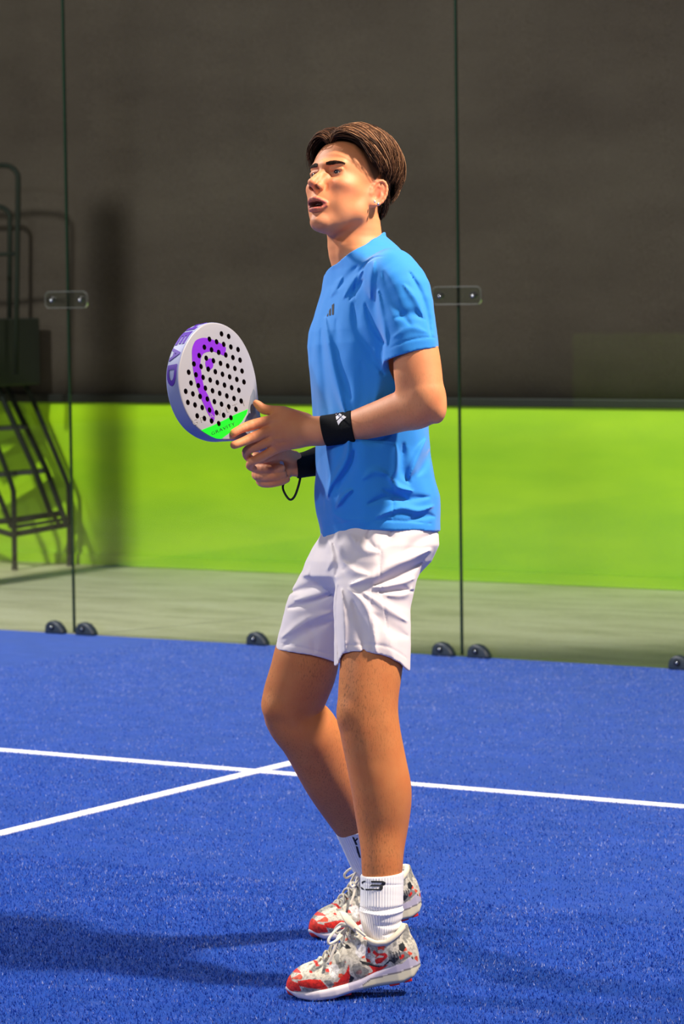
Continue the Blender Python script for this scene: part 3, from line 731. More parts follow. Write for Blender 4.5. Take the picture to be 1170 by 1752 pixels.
#END_BODY
# ------------------------------------------------------------------ clothing
class D2:
    """distance to a crease traced as a polyline, only within the given depth range; fades towards its ends"""
    def __init__(s, pts, wmin, wmax, wd):
        s.p = np.array(pts)[:, :2]; s.wm = wmin; s.wx = wmax; s.wd = wd
        s.L = np.concatenate([[0], np.cumsum(np.linalg.norm(np.diff(s.p, axis=0), axis=1))])
    def ev(s, P, act=None):
        best = np.full(len(P), 9.0); tt = np.zeros(len(P))
        for i in range(len(s.p) - 1):
            a = s.p[i]; ba = s.p[i + 1] - a; l = max(ba @ ba, 1e-12); pa = P[:, :2] - a; t = np.clip(pa @ ba / l, 0, 1)
            d = np.sqrt(((pa - t[:, None] * ba) ** 2).sum(1)); m = d < best; best = np.where(m, d, best); tt = np.where(m, s.L[i] + t * (s.L[i + 1] - s.L[i]), tt)
        u = tt / s.L[-1]; fade = 1.0 + 1.1 * np.abs(2 * u - 1) ** 3
        return best * fade + 0.35 * s.wd * np.abs(2 * u - 1) ** 4 * 2 + np.maximum(s.wm - P[:, 2], 0) * 2 + np.maximum(P[:, 2] - s.wx, 0) * 2
def curve2(pts, n=5):
    """Catmull-Rom through the traced points"""
    P = [np.array(p, float) for p in pts]; P = [2 * P[0] - P[1]] + P + [2 * P[-1] - P[-2]]; out = []
    for i in range(1, len(P) - 2):
        for k in range(n):
            t = k / n; out.append(0.5 * (2 * P[i] + (P[i + 1] - P[i - 1]) * t + (2 * P[i - 1] - 5 * P[i] + 4 * P[i + 1] - P[i + 2]) * t * t + (3 * P[i] - P[i - 1] - 3 * P[i + 1] + P[i + 2]) * t ** 3))
    return out + [P[-2]]
def crease(g, pts, amp, wd, wmin=-.16, w=-.04, wmax=9):
    c = curve2(pts, 3) if len(pts) > 2 else pts
    g.it.append(['d', D2([q(x, y, w) for x, y in c], wmin, wmax, wd * 1.2), (amp * (1.3 if wd > .003 else 1), wd * (1.3 if wd > .003 else 1.1))])
def poly_fn(pts, w):
    P = np.array([q(x, y, w) for x, y in pts]); return P[:, 0], P[:, 1]
class SHELL(G):
    """hollow garment: pieces are (group, cut function or None, blend), folds are shared displacements"""
    def __init__(s, pieces, folds, wall): s.p = pieces; s.f = folds; s.wall = wall; s.it = []
    def leaves(s, out):
        for g, c, k in s.p: g.leaves(out)
        s.f.leaves(out); return out
    def live(s, act): return any(g.live(act) for g, c, k in s.p)
    def ev(s, P, act=None):
        full = cut = None
        for g, c, k in s.p:
            if act is not None and not g.live(act): continue
            v = g.ev(P, act)
            if v is None: continue
            vc = v if c is None else np.maximum(v, c(P))
            full = v if full is None else smin(full, v, k); cut = vc if cut is None else smin(cut, vc, k)
        if full is None: return np.full(len(P), 1.0)
        for t in s.f.it:
            if act is not None and id(t) not in act: continue
            dd = t[2][0] * np.exp(-(np.maximum(t[1].ev(P), 0) / t[2][1]) ** 2); full = full - dd; cut = cut - dd
        return np.maximum(cut, -(full + s.wall))
def cloth(name, sh, lo, hi, vs, m, rel=1, colf=None, attrf=None):
    V, F = mesh_sdf(sh, lo, hi, vs, margin=.05, add=.024)
    V = relax(V, F, rel, .5)
    return obj_np(name, q2w(V), F, m, player, col=colf(V) if colf else None, attrs=attrf(V) if attrf else None)
m_shirt = mat('blue_jersey', hexc(40, 140, 226), 0.72, spec=0.25); bs = BS(m_shirt); bs.inputs['Sheen Weight'].default_value = 0.25
v = coords(m_shirt); n1 = noise(m_shirt, v, 700, 2); n2 = noise(m_shirt, v, 9, 3)
cc = attr(m_shirt, 'Col')
L(m_shirt, mixc(m_shirt, ramp(m_shirt, n1, [(0.35, (0, 0, 0, 1)), (0.7, (0.22, 0.22, 0.22, 1))]), cc, mixc(m_shirt, 1.0, cc, hexc(190, 205, 235), 'MULTIPLY')), bs.inputs['Base Color']); bump(m_shirt, n1, 0.18, 0.0015)
# --- shirt
S_t = G(); S_t.u(LOFT(TK, WT, 22), 0)
S_l = G(); S_l.chain(LARM_SH[:2] + [pr(704, 570, .003, 42), pr(706, 600, .006, 43.5), pr(707, 650, .007, 45)], .02, 0)
S_r = G(); S_r.chain([pr(625, 490, -.345, 44), pr(645, 610, -.39, 42), pr(648, 660, -.39, 42)], .03, 0)
S = G()
for pts, a, w in [
    ([(556, 540), (560, 575), (569, 625), (584, 685), (592, 710)], .0060, .0085), ([(575, 545), (580, 610), (600, 680)], -.0035, .010),
    ([(548, 560), (553, 620), (560, 690), (564, 740)], -.0040, .008), ([(597, 740), (592, 785), (566, 828), (560, 850)], .0065, .0065), ([(606, 770), (600, 800), (578, 838)], -.0035, .008),
    ([(602, 838), (588, 848), (575, 868)], .0060, .0050), ([(572, 880), (600, 892), (640, 890)], .002, .006), ([(665, 816), (680, 833), (706, 840)], .0060, .0050),
    ([(676, 762), (677, 797), (668, 820)], .0045, .0060), ([(690, 760), (688, 800), (700, 826)], -.0040, .008), ([(700, 815), (718, 775), (729, 752)], .0060, .008), ([(716, 812), (728, 790), (736, 770)], -.003, .008),
    ([(645, 884), (684, 869), (716, 874), (742, 866)], .0050, .0055), ([(630, 862), (665, 850), (700, 856)], -.0045, .0060), ([(656, 838), (690, 852), (735, 850)], -.0035, .006),
    ([(620, 820), (640, 806), (664, 812)], .0030, .006), ([(700, 890), (730, 882), (744, 884)], -.003, .006), ([(612, 745), (640, 752), (668, 742)], -.004, .008),
    ([(588, 506), (600, 484), (620, 462)], .0040, .0055), ([(598, 512), (610, 492), (622, 478)], -.0030, .0045), ([(578, 490), (594, 470), (612, 452)], -.0025, .006), ([(566, 500), (585, 470)], .003, .006),
    ([(604, 520), (612, 560), (632, 600), (655, 640)], -.0050, .010), ([(640, 600), (650, 650), (640, 690)], .003, .010), ([(618, 620), (622, 670), (612, 700)], -.002, .010)]:
    crease(S, pts, a, w, wmin=-.19)
for pts, a, w in [
    ([(640, 450), (633, 480), (634, 510)], .0035, .006), ([(646, 500), (652, 545), (661, 592)], .0050, .006), ([(655, 470), (672, 520), (700, 560)], -.0028, .009),
    ([(700, 470), (718, 505), (730, 545), (735, 578)], -.0045, .0055), ([(690, 492), (712, 520), (722, 548)], .0035, .006), ([(672, 580), (700, 566), (728, 572)], .0020, .006), ([(676, 548), (705, 540), (725, 550)], -.003, .007), ([(625, 520), (640, 560), (658, 590)], -.0040, .006)]:
    crease(S, pts, a, w, wmin=-.075)
# armhole seam and hem stitching as fine grooves
crease(S, [(659, 440), (640, 442), (623, 452), (612, 470), (607, 492), (609, 515)], -.0022, .0022, wmin=-.13)
crease(S, [(664, 600), (690, 589), (720, 582), (746, 581)], -.0018, .0022, wmin=-.075)
crease(S, [(552, 902), (600, 893), (650, 890), (700, 892), (745, 897)], -.0018, .0022, wmin=-.3)
crease(S, [(671, 795), (673, 840), (672, 895)], -.0018, .0022, wmin=-.12)
S.it.append(['d', FN(lambda P: 0.02 - 0.02 * vnoise(P * [1, .8, 1], 14, 2)), (.0065, .02)])
S.it.append(['d', FN(lambda P: 0.02 - 0.02 * vnoise(P * [1, .6, 1], 34, 5)), (.0024, .02)])
hemx, hemb = poly_fn([(540, 921), (556, 916), (575, 910), (610, 904), (650, 902), (700, 904), (750, 907)], -.1)
cuffp = q(706, 603, 0.0); cuffn = np.array([.205, -.978, .02]); cuffn /= np.linalg.norm(cuffn)
ca, cb = q(562, 463, -.17), q(654, 404, -.2); cn = np.array([-(cb - ca)[1], (cb - ca)[0], 0]); cn /= np.linalg.norm(cn)
def body_cut(P):
    hem = np.interp(P[:, 0], hemx, hemb) - P[:, 1]
    u = np.clip(((P - ca) @ (cb - ca)) / ((cb - ca) @ (cb - ca)), 0, 1)
    neck = (P - ca) @ cn + .006 * np.sin(u * PI) - .0025
    return np.maximum(hem, neck)
def shirt_col(V):
    c = np.tile(np.array(lin((40, 140, 226))), (len(V), 1))
    return c
shirt = cloth('t_shirt', SHELL([(S_t, body_cut, 0), (S_l, lambda P: (P - cuffp) @ cuffn, .028), (S_r, lambda P: (P - q(645, 600, -.39)) @ cuffn, .03)], S, .0075), q(522, 935, -.47) , q(765, 385, .10), .0026, m_shirt, colf=shirt_col)
# --- shorts
SHK = [(872, 562, 732, .148, -.195), (895, 561, 737, .155, -.195), (915, 554, 742, .163, -.195), (932, 546, 743, .170, -.195), (960, 534, 731, .172, -.198), (985, 530, 708, .155, -.20), (1005, 552, 684, .12, -.20), (1022, 580, 650, .06, -.20)]
T_p = G(); T_p.u(LOFT(SHK, -.195, 22), 0)
T_n = G(); T_f = G(); T = G()
T_n.chain([pr(648, 975, -.095, 66), pr(637, 1030, -.085, 65), pr(636, 1070, -.075, 64.5), pr(637, 1180, -.06, 63)], .02, 0)
T_f.chain([pr(592, 975, -.29, 66), pr(556, 1030, -.31, 58), pr(541, 1070, -.325, 57), pr(520, 1165, -.35, 58)], .02, 0)
for pts, a, w in [
    ([(600, 1000), (638, 985), (673, 967), (735, 942)], .0080, .0075), ([(640, 1000), (680, 985), (722, 962)], -.0065, .0070), ([(640, 1004), (676, 1000), (708, 990)], .0055, .005), ([(650, 1012), (680, 1008), (706, 1012)], -.0045, .0045), ([(662, 1018), (690, 1018), (704, 1008)], .004, .0045),
    ([(597, 1008), (625, 1036), (639, 1080), (642, 1112)], .0060, .0060), ([(604, 1030), (618, 1070), (622, 1112)], -.0055, .0075), ([(584, 1010), (588, 1060), (590, 1112)], .0060, .0055), ([(578, 1004), (576, 1060), (580, 1130)], -.004, .0035),
    ([(622, 1014), (655, 1035), (695, 1062)], .0050, .0060), ([(640, 1050), (672, 1075), (696, 1088)], -.003, .008), ([(660, 1080), (668, 1110), (675, 1128)], .003, .008), ([(612, 925), (606, 950), (588, 975)], -.0035, .007),
    ([(588, 962), (606, 978), (628, 982)], .0050, .0060), ([(570, 930), (580, 962), (574, 985)], -.0045, .006), ([(560, 920), (568, 950), (560, 975)], .004, .006), ([(600, 915), (622, 940), (648, 945)], .0035, .006),
    ([(632, 906), (630, 925), (642, 938)], -.0035, .004), ([(668, 903), (668, 918), (655, 935)], -.0030, .004), ([(690, 945), (718, 925), (738, 915)], -.0035, .007), ([(645, 935), (650, 965), (640, 985)], -.0020, .005)]:
    crease(T, pts, a, w, wmin=-.2)
for pts, a, w in [
    ([(498, 1014), (530, 1004), (566, 996)], -.0060, .0055), ([(505, 1026), (540, 1018), (568, 1008)], .0050, .0055), ([(494, 1040), (530, 1030), (565, 1016)], -.0055, .005), ([(482, 1090), (520, 1062), (565, 1046)], .0050, .006), ([(486, 1105), (530, 1078), (566, 1062)], -.004, .007), ([(520, 985), (540, 975), (556, 980)], .004, .006), ([(528, 1060), (536, 1090), (538, 1115)], -.002, .006)]:
    crease(T, pts, a, w, wmin=-9, wmax=-.2, w=-.3)
crease(T, [(583, 1104), (628, 1101), (665, 1106), (699, 1128)], -.0016, .0022, wmin=-.2); crease(T, [(471, 1097), (520, 1106), (576, 1120)], -.0016, .0022, wmin=-9, wmax=-.2, w=-.34)
crease(T, [(636, 1000), (634, 1060), (640, 1108)], -.0016, .0020, wmin=-.12); crease(T, [(652, 940), (650, 990), (660, 1060), (664, 1104)], -.0016, .0020, wmin=-.12)
for t_ in T.it: t_[2] = (t_[2][0] * (.85 if t_[2][1] > .003 else 1), t_[2][1] * (1.25 if t_[2][1] > .003 else 1))
T.it.append(['d', FN(lambda P: 0.02 - 0.02 * vnoise(P * [1, .8, 1], 16, 9)), (.0040, .02)])
T.it.append(['d', FN(lambda P: 0.02 - 0.02 * vnoise(P * [1, .6, 1], 36, 4)), (.0014, .02)])
nhx, nhb = poly_fn([(560, 1142), (578, 1138), (586, 1118), (604, 1113), (628, 1112), (650, 1115), (668, 1121), (685, 1133), (696, 1145), (720, 1160)], -.02)
fhx, fhb = poly_fn([(455, 1106), (471, 1110), (500, 1112), (530, 1117), (560, 1126), (600, 1140)], -.3)
top_cut = lambda P: P[:, 1] - q(0, 884, -.19)[1]
n_cut = lambda P: np.interp(P[:, 0], nhx, nhb) - P[:, 1]
f_cut = lambda P: np.interp(P[:, 0], fhx, fhb) - P[:, 1]
m_short = mat('white_shorts', hexc(228, 216, 218), 0.6, spec=0.3); bs = BS(m_short); bs.inputs['Sheen Weight'].default_value = 0.15
v = coords(m_short); n1 = noise(m_short, v, 800, 2); bump(m_short, n1, 0.12, 0.001)
shorts = cloth('shorts', SHELL([(T_p, top_cut, 0), (T_n, n_cut, .022), (T_f, f_cut, .022)], T, .0075), q(455, 1165, -.50), q(760, 872, .06), .0026, m_short)
# --- wristbands
m_band = mat('black_terry', hexc(13, 14, 17), 0.85, spec=0.2); n1 = noise(m_band, coords(m_band), 900, 2); bump(m_band, n1, 0.6, 0.002)
def tubecut(name, ch, cuts, lo, hi, m, vs=.0016, label=None, attrf=None, extra=None, ring=None):
    g = G(); g.chain(ch, .006, 0)
    if extra: extra(g)
    for p, n in cuts:
        n = np.array(n, float); n /= np.linalg.norm(n); g.inter(FN(lambda P, p=p, n=n: (P - p) @ n), .003)
    V, F = mesh_sdf(g, lo, hi, vs, margin=.05)
    o = obj_np(name, q2w(V), F, m, player, attrs=attrf(V) if attrf else None)
    if label: o['label'] = label
    return o
band = tubecut('wristband', [pr(620, 727, -.062, 29.5), pr(603, 730, -.077, 28.5), pr(578, 734, -.100, 27), pr(556, 737, -.118, 26.5), pr(540, 739, -.13, 26)], [(q(606, 729, -.075), (.985, .13, .12)), (q(552.5, 737, -.12), (-.972, -.21, -.12))], q(530, 780, -.20), q(625, 690, .0), m_band)
tubecut('wristband', [pr(570, 783, -.32, 28), pr(545, 789, -.300, 25), pr(525, 794, -.280, 22), pr(500, 799, -.262, 21)], [(q(506, 798, -.268), (-.97, -.12, .15)), (q(560, 786, -.31), (1, 0, 0))], q(495, 830, -.38), q(580, 745, -.22), m_band, label='long black forearm band')
# --- socks
m_sock = mat('white_sock', hexc(236, 233, 236), 0.85, spec=0.2); rb = attr(m_sock, 'rib', 'Fac')
sw = N(m_sock, 'ShaderNodeMath', operation='SINE'); L(m_sock, rb, sw.inputs[0]); bump(m_sock, sw.outputs[0], 0.35, 0.0022)
def ribs(ax0, ax1):
    def f(V):
        d = ax1 - ax0; d = d / np.linalg.norm(d); e1 = np.cross(d, [0, 0, 1.0]); e1 /= np.linalg.norm(e1); e2 = np.cross(d, e1); p = V - ax0
        return {'rib': np.unwrap(np.arctan2(p @ e1, p @ e2)) * 0 + np.arctan2(p @ e1, p @ e2) * 46}
    return f
def sock_folds(pts):
    def f(g):
        for a, am, wd in pts: g.it.append(['d', RC(q(*a[0]), q(*a[1]), 0, 0), (am, wd)])
    return f
sock1 = tubecut('sock', [pr(654, 1480, -.008, 37), pr(653.5, 1500, -.003, 37), pr(653, 1540, .008, 36.6), pr(652, 1562, .014, 37), pr(654, 1585, .020, 33.5), pr(656, 1605, .026, 28.5), pr(652, 1640, .030, 24)],
    [(q(653, 1494, -.005), (-.08, 1, .06))], q(600, 1700, -.08), q(712, 1475, .10), m_sock, attrf=ribs(q(653, 1500, -.003), q(653, 1600, .028)),
    extra=lambda g: [crease(g, p, a, w, wmin=-.05) for p, a, w in [([(616, 1546), (650, 1549), (690, 1544)], -.003, .0035), ([(615, 1552), (650, 1556), (692, 1551)], .003, .004), ([(640, 1572), (670, 1574), (694, 1566)], -.0024, .004), ([(655, 1590), (690, 1584)], -.0028, .004), ([(616, 1504), (650, 1506), (690, 1508)], -.0012, .002)]])
sock2 = tubecut('sock', [pr(603, 1410, -.54, 33), pr(610, 1430, -.558, 31), pr(628, 1475, -.60, 29), pr(645, 1510, -.635, 29), pr(662, 1538, -.655, 27.5), pr(648, 1556, -.645, 24)],
    [(q(597, 1422, -.545), (-.20, .97, .1))], q(570, 1600, -.76), q(710, 1400, -.46), m_sock, attrf=ribs(q(612, 1435, -.56), q(645, 1510, -.635)))
sock1['label'] = 'near ribbed sock, black emblem towards the front'; sock2['label'] = 'far ribbed sock, half hidden'
#END_CLOTHES
# ------------------------------------------------------------------ shoes (built in their own frame: x to the toe, y outward, z up)
m_shoe = mat('shoe_upper', rough=0.55, spec=0.4); cc = attr(m_shoe, 'Col'); n1 = noise(m_shoe, coords(m_shoe), 160, 4); n2 = noise(m_shoe, coords(m_shoe), 900, 2)
L(m_shoe, mixc(m_shoe, ramp(m_shoe, n1, [(0.46, (0, 0, 0, 1)), (0.60, (0.55, 0.55, 0.55, 1))]), cc, mixc(m_shoe, 1.0, cc, hexc(150, 150, 148), 'MULTIPLY')), BS(m_shoe).inputs['Base Color']); bump(m_shoe, n2, 0.3, 0.0015)
m_sole = mat('shoe_midsole', rough=0.55); L(m_sole, attr(m_sole, 'Col'), BS(m_sole).inputs['Base Color'])
m_lace = mat('shoe_lace', hexc(226, 216, 198), 0.8)
m_red = mat('sole_red', hexc(224, 40, 40), 0.5)
m_mark = mat('black_print', hexc(18, 22, 32), 0.6)
m_tongue = mat('shoe_tongue', hexc(214, 204, 184), 0.8)
def swidth(x):  # outline of the sole: centre and half width at x
    c = np.interp(x, [0, .04, .09, .14, .19, .24, .285], [0, 0, -.001, .001, .003, .002, -.004]); h = np.interp(x, [-.004, .004, .02, .05, .10, .15, .19, .225, .255, .275, .287, .291], [0, .016, .027, .0335, .0325, .038, .0455, .0465, .040, .029, .014, 0]); return c, h
def loftx(P, zb, zt, grow=0.0, rnd=.008):
    x = np.clip(P[:, 0], -.004, .291); c, h = swidth(x); b = np.interp(x, *zb); t = np.interp(x, *zt)
    dy = np.abs(P[:, 1] - c) - (h + grow - rnd); dz = np.maximum(P[:, 2] - (t - rnd), (b + rnd) - P[:, 2]); dx = np.maximum(-.004 - P[:, 0], P[:, 0] - .291)
    m = np.maximum(dy, dz); return (np.sqrt(np.maximum(dy, 0) ** 2 + np.maximum(dz, 0) ** 2) + np.minimum(m, 0) - rnd) * .85 + np.maximum(dx, 0)
ZB = ([0, .015, .04, .10, .15, .20, .24, .27, .29], [.020, .007, .001, .004, .004, 0, .003, .013, .030])
ZT = ([0, .02, .05, .10, .13, .17, .21, .25, .275, .29], [.062, .058, .050, .036, .028, .025, .024, .026, .032, .040])
def LP(px, py):  # photo trace of the near shoe to its side view
    x = (722 - px) / 787; return x, (1678 + (702 - px) * .19 - py) / 787
def CP(x, y): return LP(480 + x / 4.5, 1560 + y / 4.5)
RED = [[(555, 380), (525, 440), (440, 520), (398, 552), (398, 574), (480, 570), (530, 525), (548, 470)],
       [(150, 510), (235, 492), (320, 495), (345, 530), (372, 574), (300, 570), (200, 556), (146, 545)], [(100, 510), (150, 525), (165, 590), (120, 590), (80, 560)],
       [(130, 425), (180, 432), (190, 452), (140, 455)], [(305, 368), (330, 366), (335, 400), (312, 402)], [(370, 420), (398, 415), (398, 440), (374, 442)], [(250, 430), (272, 432), (270, 448), (252, 448)],
       [(700, 180), (760, 190), (790, 215), (740, 210)], [(710, 400), (780, 415), (862, 388), (800, 430), (730, 478), (705, 490), (730, 440)], [(945, 330), (985, 310), (990, 330), (965, 350), (950, 356)],
       [(735, 250), (742, 300), (716, 310), (722, 270)], [(695, 342), (720, 352), (730, 376), (700, 372)], [(790, 225), (815, 232), (825, 270), (800, 280)]]
REDM = [[(760, 350), (800, 318), (862, 330), (850, 300), (790, 305), (770, 280), (752, 300), (775, 325)], [(762, 350), (858, 322), (850, 340), (800, 382), (760, 385)]]
BLK = [[(550, 460), (578, 490), (545, 540), (505, 560), (535, 520)], [(640, 355), (690, 372), (760, 400), (810, 405), (860, 360), (868, 345), (880, 360), (800, 420), (720, 408), (660, 385)], [(420, 310), (470, 280), (480, 300), (425, 330)],
       [(960, 240), (1000, 222), (1010, 262), (985, 295), (955, 280)], [(540, 235), (580, 235), (600, 262), (560, 270)], [(1000, 380), (1052, 335), (1052, 362), (1010, 395)], [(870, 360), (905, 330), (940, 345), (900, 385)]]
GRY = [[(575, 400), (640, 390), (700, 430), (690, 490), (600, 500), (580, 450)], [(340, 505), (390, 500), (420, 540), (380, 560)], [(870, 320), (990, 290), (1040, 330), (900, 400)], [(480, 370), (540, 350), (520, 400), (470, 420)]]
WHT = [[(690, 310), (740, 320), (790, 370), (800, 392), (740, 384), (690, 345)], [(400, 400), (460, 380), (480, 420), (430, 490), (400, 470)], [(650, 240), (700, 230), (720, 300), (650, 340), (620, 300)]]
STR = [[(880 + 22 * k, 300 - 6 * k), (888 + 22 * k, 296 - 6 * k), (898 + 22 * k, 378 - 14 * k), (889 + 22 * k, 382 - 14 * k)] for k in range(4)]
def shoe(name, H, X, Y, label, side, tilt_open=0.0, sockax=None, loops=True):
    """H heel-bottom origin, X toe direction, side=+1 when the outer side faces the camera (player coordinates)"""
    X = np.array(X, float); X /= np.linalg.norm(X); Y = np.array(Y, float); Y -= X * (Y @ X); Y /= np.linalg.norm(Y); Z = np.cross(X, Y)
    if Z[1] < 0: Z = -Z
    R = np.stack([X, Y, Z]); to = lambda p: H + np.asarray(p, float) @ R
    fromw = lambda P: (P - H) @ R.T
    root = None
    up = G()
    up.u(EL((.235, 0, .040), (.052, .043, .036)), 0); up.u(RC((.225, .0, .040), (.150, 0, .062), .036, .040), .02)
    up.u(RC((.150, 0, .060), (.118, 0, .100), .036, .033), .02); up.u(EL((.055, 0, .055), (.058, .034, .055)), .02)
    up.u(RC((.058, 0, .075), (.062, 0, .125), .0375, .041), .02); up.u(RC((.014, 0, .05), (.018, 0, .115), .014, .013), .015)
    up.u(FN(lambda P: loftx(P, ([0, .3], [.02, .02]), ([0, .05, .1, .2, .26, .29], [.085, .08, .065, .055, .056, .040]), -.002, .016)), .012)
    # topline: high at heel tab and tongue, low below the ankle
    tx = [-.05, .012, .035, .060, .085, .105, .130, .150, .4]; tz = [.122, .122, .108, .096, .098, .112, .150, .200, .3]
    up.inter(FN(lambda P: (P[:, 2] - np.interp(P[:, 0], tx, tz)) * .8), .004)
    up.sub(RC((.060, 0, .060), (.066, 0, .20), .0325, .038), .003)
    up.inter(FN(lambda P: .012 - P[:, 2]), .002)
    V, F = mesh_sdf(up, (-.02, -.07, -.01), (.31, .07, .20), .0015, margin=.05)
    c = np.tile(np.array(lin((206, 200, 186))), (len(V), 1)); xs, zs = V[:, 0], V[:, 2]; out = V[:, 1] * 1.0 > -.004 if True else None
    def paint(polys, rgb, f=1.0):
        for p in polys:
            m = pip(xs, zs, [CP(*t) for t in p]); c[m] = c[m] * (1 - f) + np.array(lin(rgb)) * f
    mott = vnoise(V, 70, 3); c[mott > .35] = lin((150, 148, 142)); c[mott < -.62] = lin((226, 88, 60))
    top = (V[:, 0] > .17) & (V[:, 0] < .24) & (np.abs(V[:, 1]) < .02); 
    paint(GRY, (112, 114, 116), .8); paint(WHT, (232, 230, 228)); paint(BLK, (28, 32, 40)); paint(RED, (236, 44, 30)); paint(REDM, (226, 34, 34)); paint(STR, (60, 62, 66))
    m = V[:, 0] > .276; c[m] = lin((232, 52, 34))
    rev = F if np.linalg.det(R) > 0 else F[:, ::-1]
    ob = obj_np(name, q2w(to(V)), rev, m_shoe, player, col=c, origin=q2w(to((.1, 0, 0)))); ob['label'] = label
    # midsole
    g = G(); g.u(FN(lambda P: loftx(P, ZB, ZT, .0035, .009)), 0)
    V, F = mesh_sdf(g, (-.02, -.07, -.01), (.31, .07, .09), .0018, margin=.05)
    c = np.tile(np.array(lin((214, 206, 214))), (len(V), 1))
    t = V[:, 2] - np.interp(V[:, 0], [0, .05, .11, .14], [.030, .026, .024, .010]); hb = (V[:, 0] < .13) & (t < 0); c[hb] = lin((206, 200, 178))
    ln = (V[:, 0] < .13) & (np.abs(t) < .0016); c[ln] = lin((120, 116, 120))
    up2 = (V[:, 0] < .16) & (t > .002); c[up2] = lin((176, 170, 192))
    rev = F if np.linalg.det(R) > 0 else F[:, ::-1]
    obj_np('midsole', q2w(to(V)), rev, m_sole, ob, col=c)
    # tread lugs
    for x, w in ((.235, .02), (.20, .02), (.165, .018), (.06, .022), (.03, .018)):
        cy, h = swidth(x)
        for s in (-1, 1): b = MB(); b.box((x - w / 2, cy + s * h * .55 - .012, np.interp(x, *ZB) - .0035), (x + w / 2, cy + s * h * .55 + .012, np.interp(x, *ZB) + .004), bev=.0015); b.V = [tuple(v) for v in q2w(to(np.array(b.V)))]; b.build('sole_lug', m_red, ob)
    # collar padding
    b = MB(); pts = []; rr = []
    for k in range(33):
        a = 2 * PI * k / 32; x = .063 + .047 * math.cos(a); y = .0365 * math.sin(a); z = np.interp(x, tx, tz) - .002; pts.append(to((x, y, min(z, .128)))); rr.append(.0065)
    b.tube([q2w(p) for p in pts], rr, 10, cap=False); b.build('collar', m_tongue, ob, True)
    # tongue
    g = G(); g.u(RC((.115, 0, .098), (.140, .006, .146), .020, .026), 0); g.u(RC((.140, .014, .148), (.156, .004, .166), .018, .014), .012); g.inter(FN(lambda P: np.abs((P - [.125, 0, .128]) @ np.array([.86, 0, -.5]) + .010 - 4.0 * P[:, 1] ** 2 * 1.5) - .0055), .004)
    V, F = mesh_sdf(g, (.06, -.05, .06), (.21, .05, .20), .0015, margin=.05)
    rev = F if np.linalg.det(R) > 0 else F[:, ::-1]
    obj_np('tongue', q2w(to(V)), rev, m_tongue, ob)
    # laces: rungs across the throat and a bow
    b = MB()
    for k in range(6):
        t = k / 5; x = .205 - t * .078; z = .083 + t * .052; wy = .021 + .004 * t
        pts = [to((x + .010, -wy, z - .014)), to((x + .004, -wy * .6, z - .001)), to((x, 0, z + .0035)), to((x - .004, wy * .6, z - .001)), to((x - .008, wy, z - .013))]
        b.tube([q2w(p) for p in curve2(pts, 4)], .0028, 7)
        pts = [to((x + .010, wy, z - .013)), to((x + .002, wy * .4, z + .004)), to((x - .008, -wy * .8, z - .004))]
        b.tube([q2w(p) for p in curve2(pts, 4)], .0024, 7)
    kn = np.array((.132, .004, .142))
    if loops:
        for L_ in ([kn, (.155, .028, .146), (.182, .046, .130), (.184, .048, .118), (.160, .034, .124), kn], [kn, (.145, -.022, .146), (.160, -.036, .134), (.156, -.038, .124), (.142, -.026, .130), kn], [kn, (.160, .030, .128), (.178, .040, .100), (.196, .044, .075)], [kn, (.120, .028, .136), (.104, .040, .118)]):
            b.tube([q2w(to(p)) for p in curve2([np.array(p, float) for p in L_], 6)], .0030, 7)
    b.ell(q2w(to(kn)), (.007, .007, .007)); b.build('laces', m_lace, ob, True)
    return ob
P0 = w2q(ground(560, 1705)); X1 = np.array([-.972, -.185, .10]); X1 /= np.linalg.norm(X1); H1 = P0 - X1 * .206
shoe1 = shoe('shoe', H1, X1, (0.1, 0, 1), 'near shoe with white laces and red toe', 1)
P2 = w2q(ground(590, 1601)); X2 = np.array([-.885, -.22, .40]); X2 /= np.linalg.norm(X2); H2 = P2 - X2 * .206
shoe2 = shoe('shoe', H2, X2, (0.4, 0, .9), 'far shoe with red toe, half hidden', 1)
#END_SHOES
# ------------------------------------------------------------------ hair, eyes, teeth, earring
m_hair = mat('brown_hair', rough=0.7, spec=0.2); rd = attr(m_hair, 'tone', 'Fac')
L(m_hair, ramp(m_hair, rd, [(0.0, hexc(24, 13, 8)), (0.4, hexc(60, 36, 22)), (0.72, hexc(122, 80, 52)), (1.0, hexc(200, 150, 110))]), BS(m_hair).inputs['Base Color'])
C0 = np.array((-.012, 0, .045)); RAD = np.array((.098, .077, .090))
def unit(v): v = np.array(v, float); return v / np.linalg.norm(v)
def hsurf(d, off): return C0 + d * (1 / math.sqrt(((d / RAD) ** 2).sum()) + off)
def slerp(a, b, t):
    w = math.acos(max(-1, min(1, float(a @ b))));
    return a if w < 1e-4 else (a * math.sin((1 - t) * w) + b * math.sin(t * w)) / math.sin(w)
def lock(s_, e_):  # strands of one lock share a tone
    v = np.array([[s_[0] * 9 + e_[2] * 5, s_[1] * 9 + e_[1] * 5, s_[2] * 9 + e_[0] * 5]]); return float(np.clip(.5 + .55 * vnoise(v, 1.0, 11)[0], 0, 1))
HV = []; HFc = []; HT = []
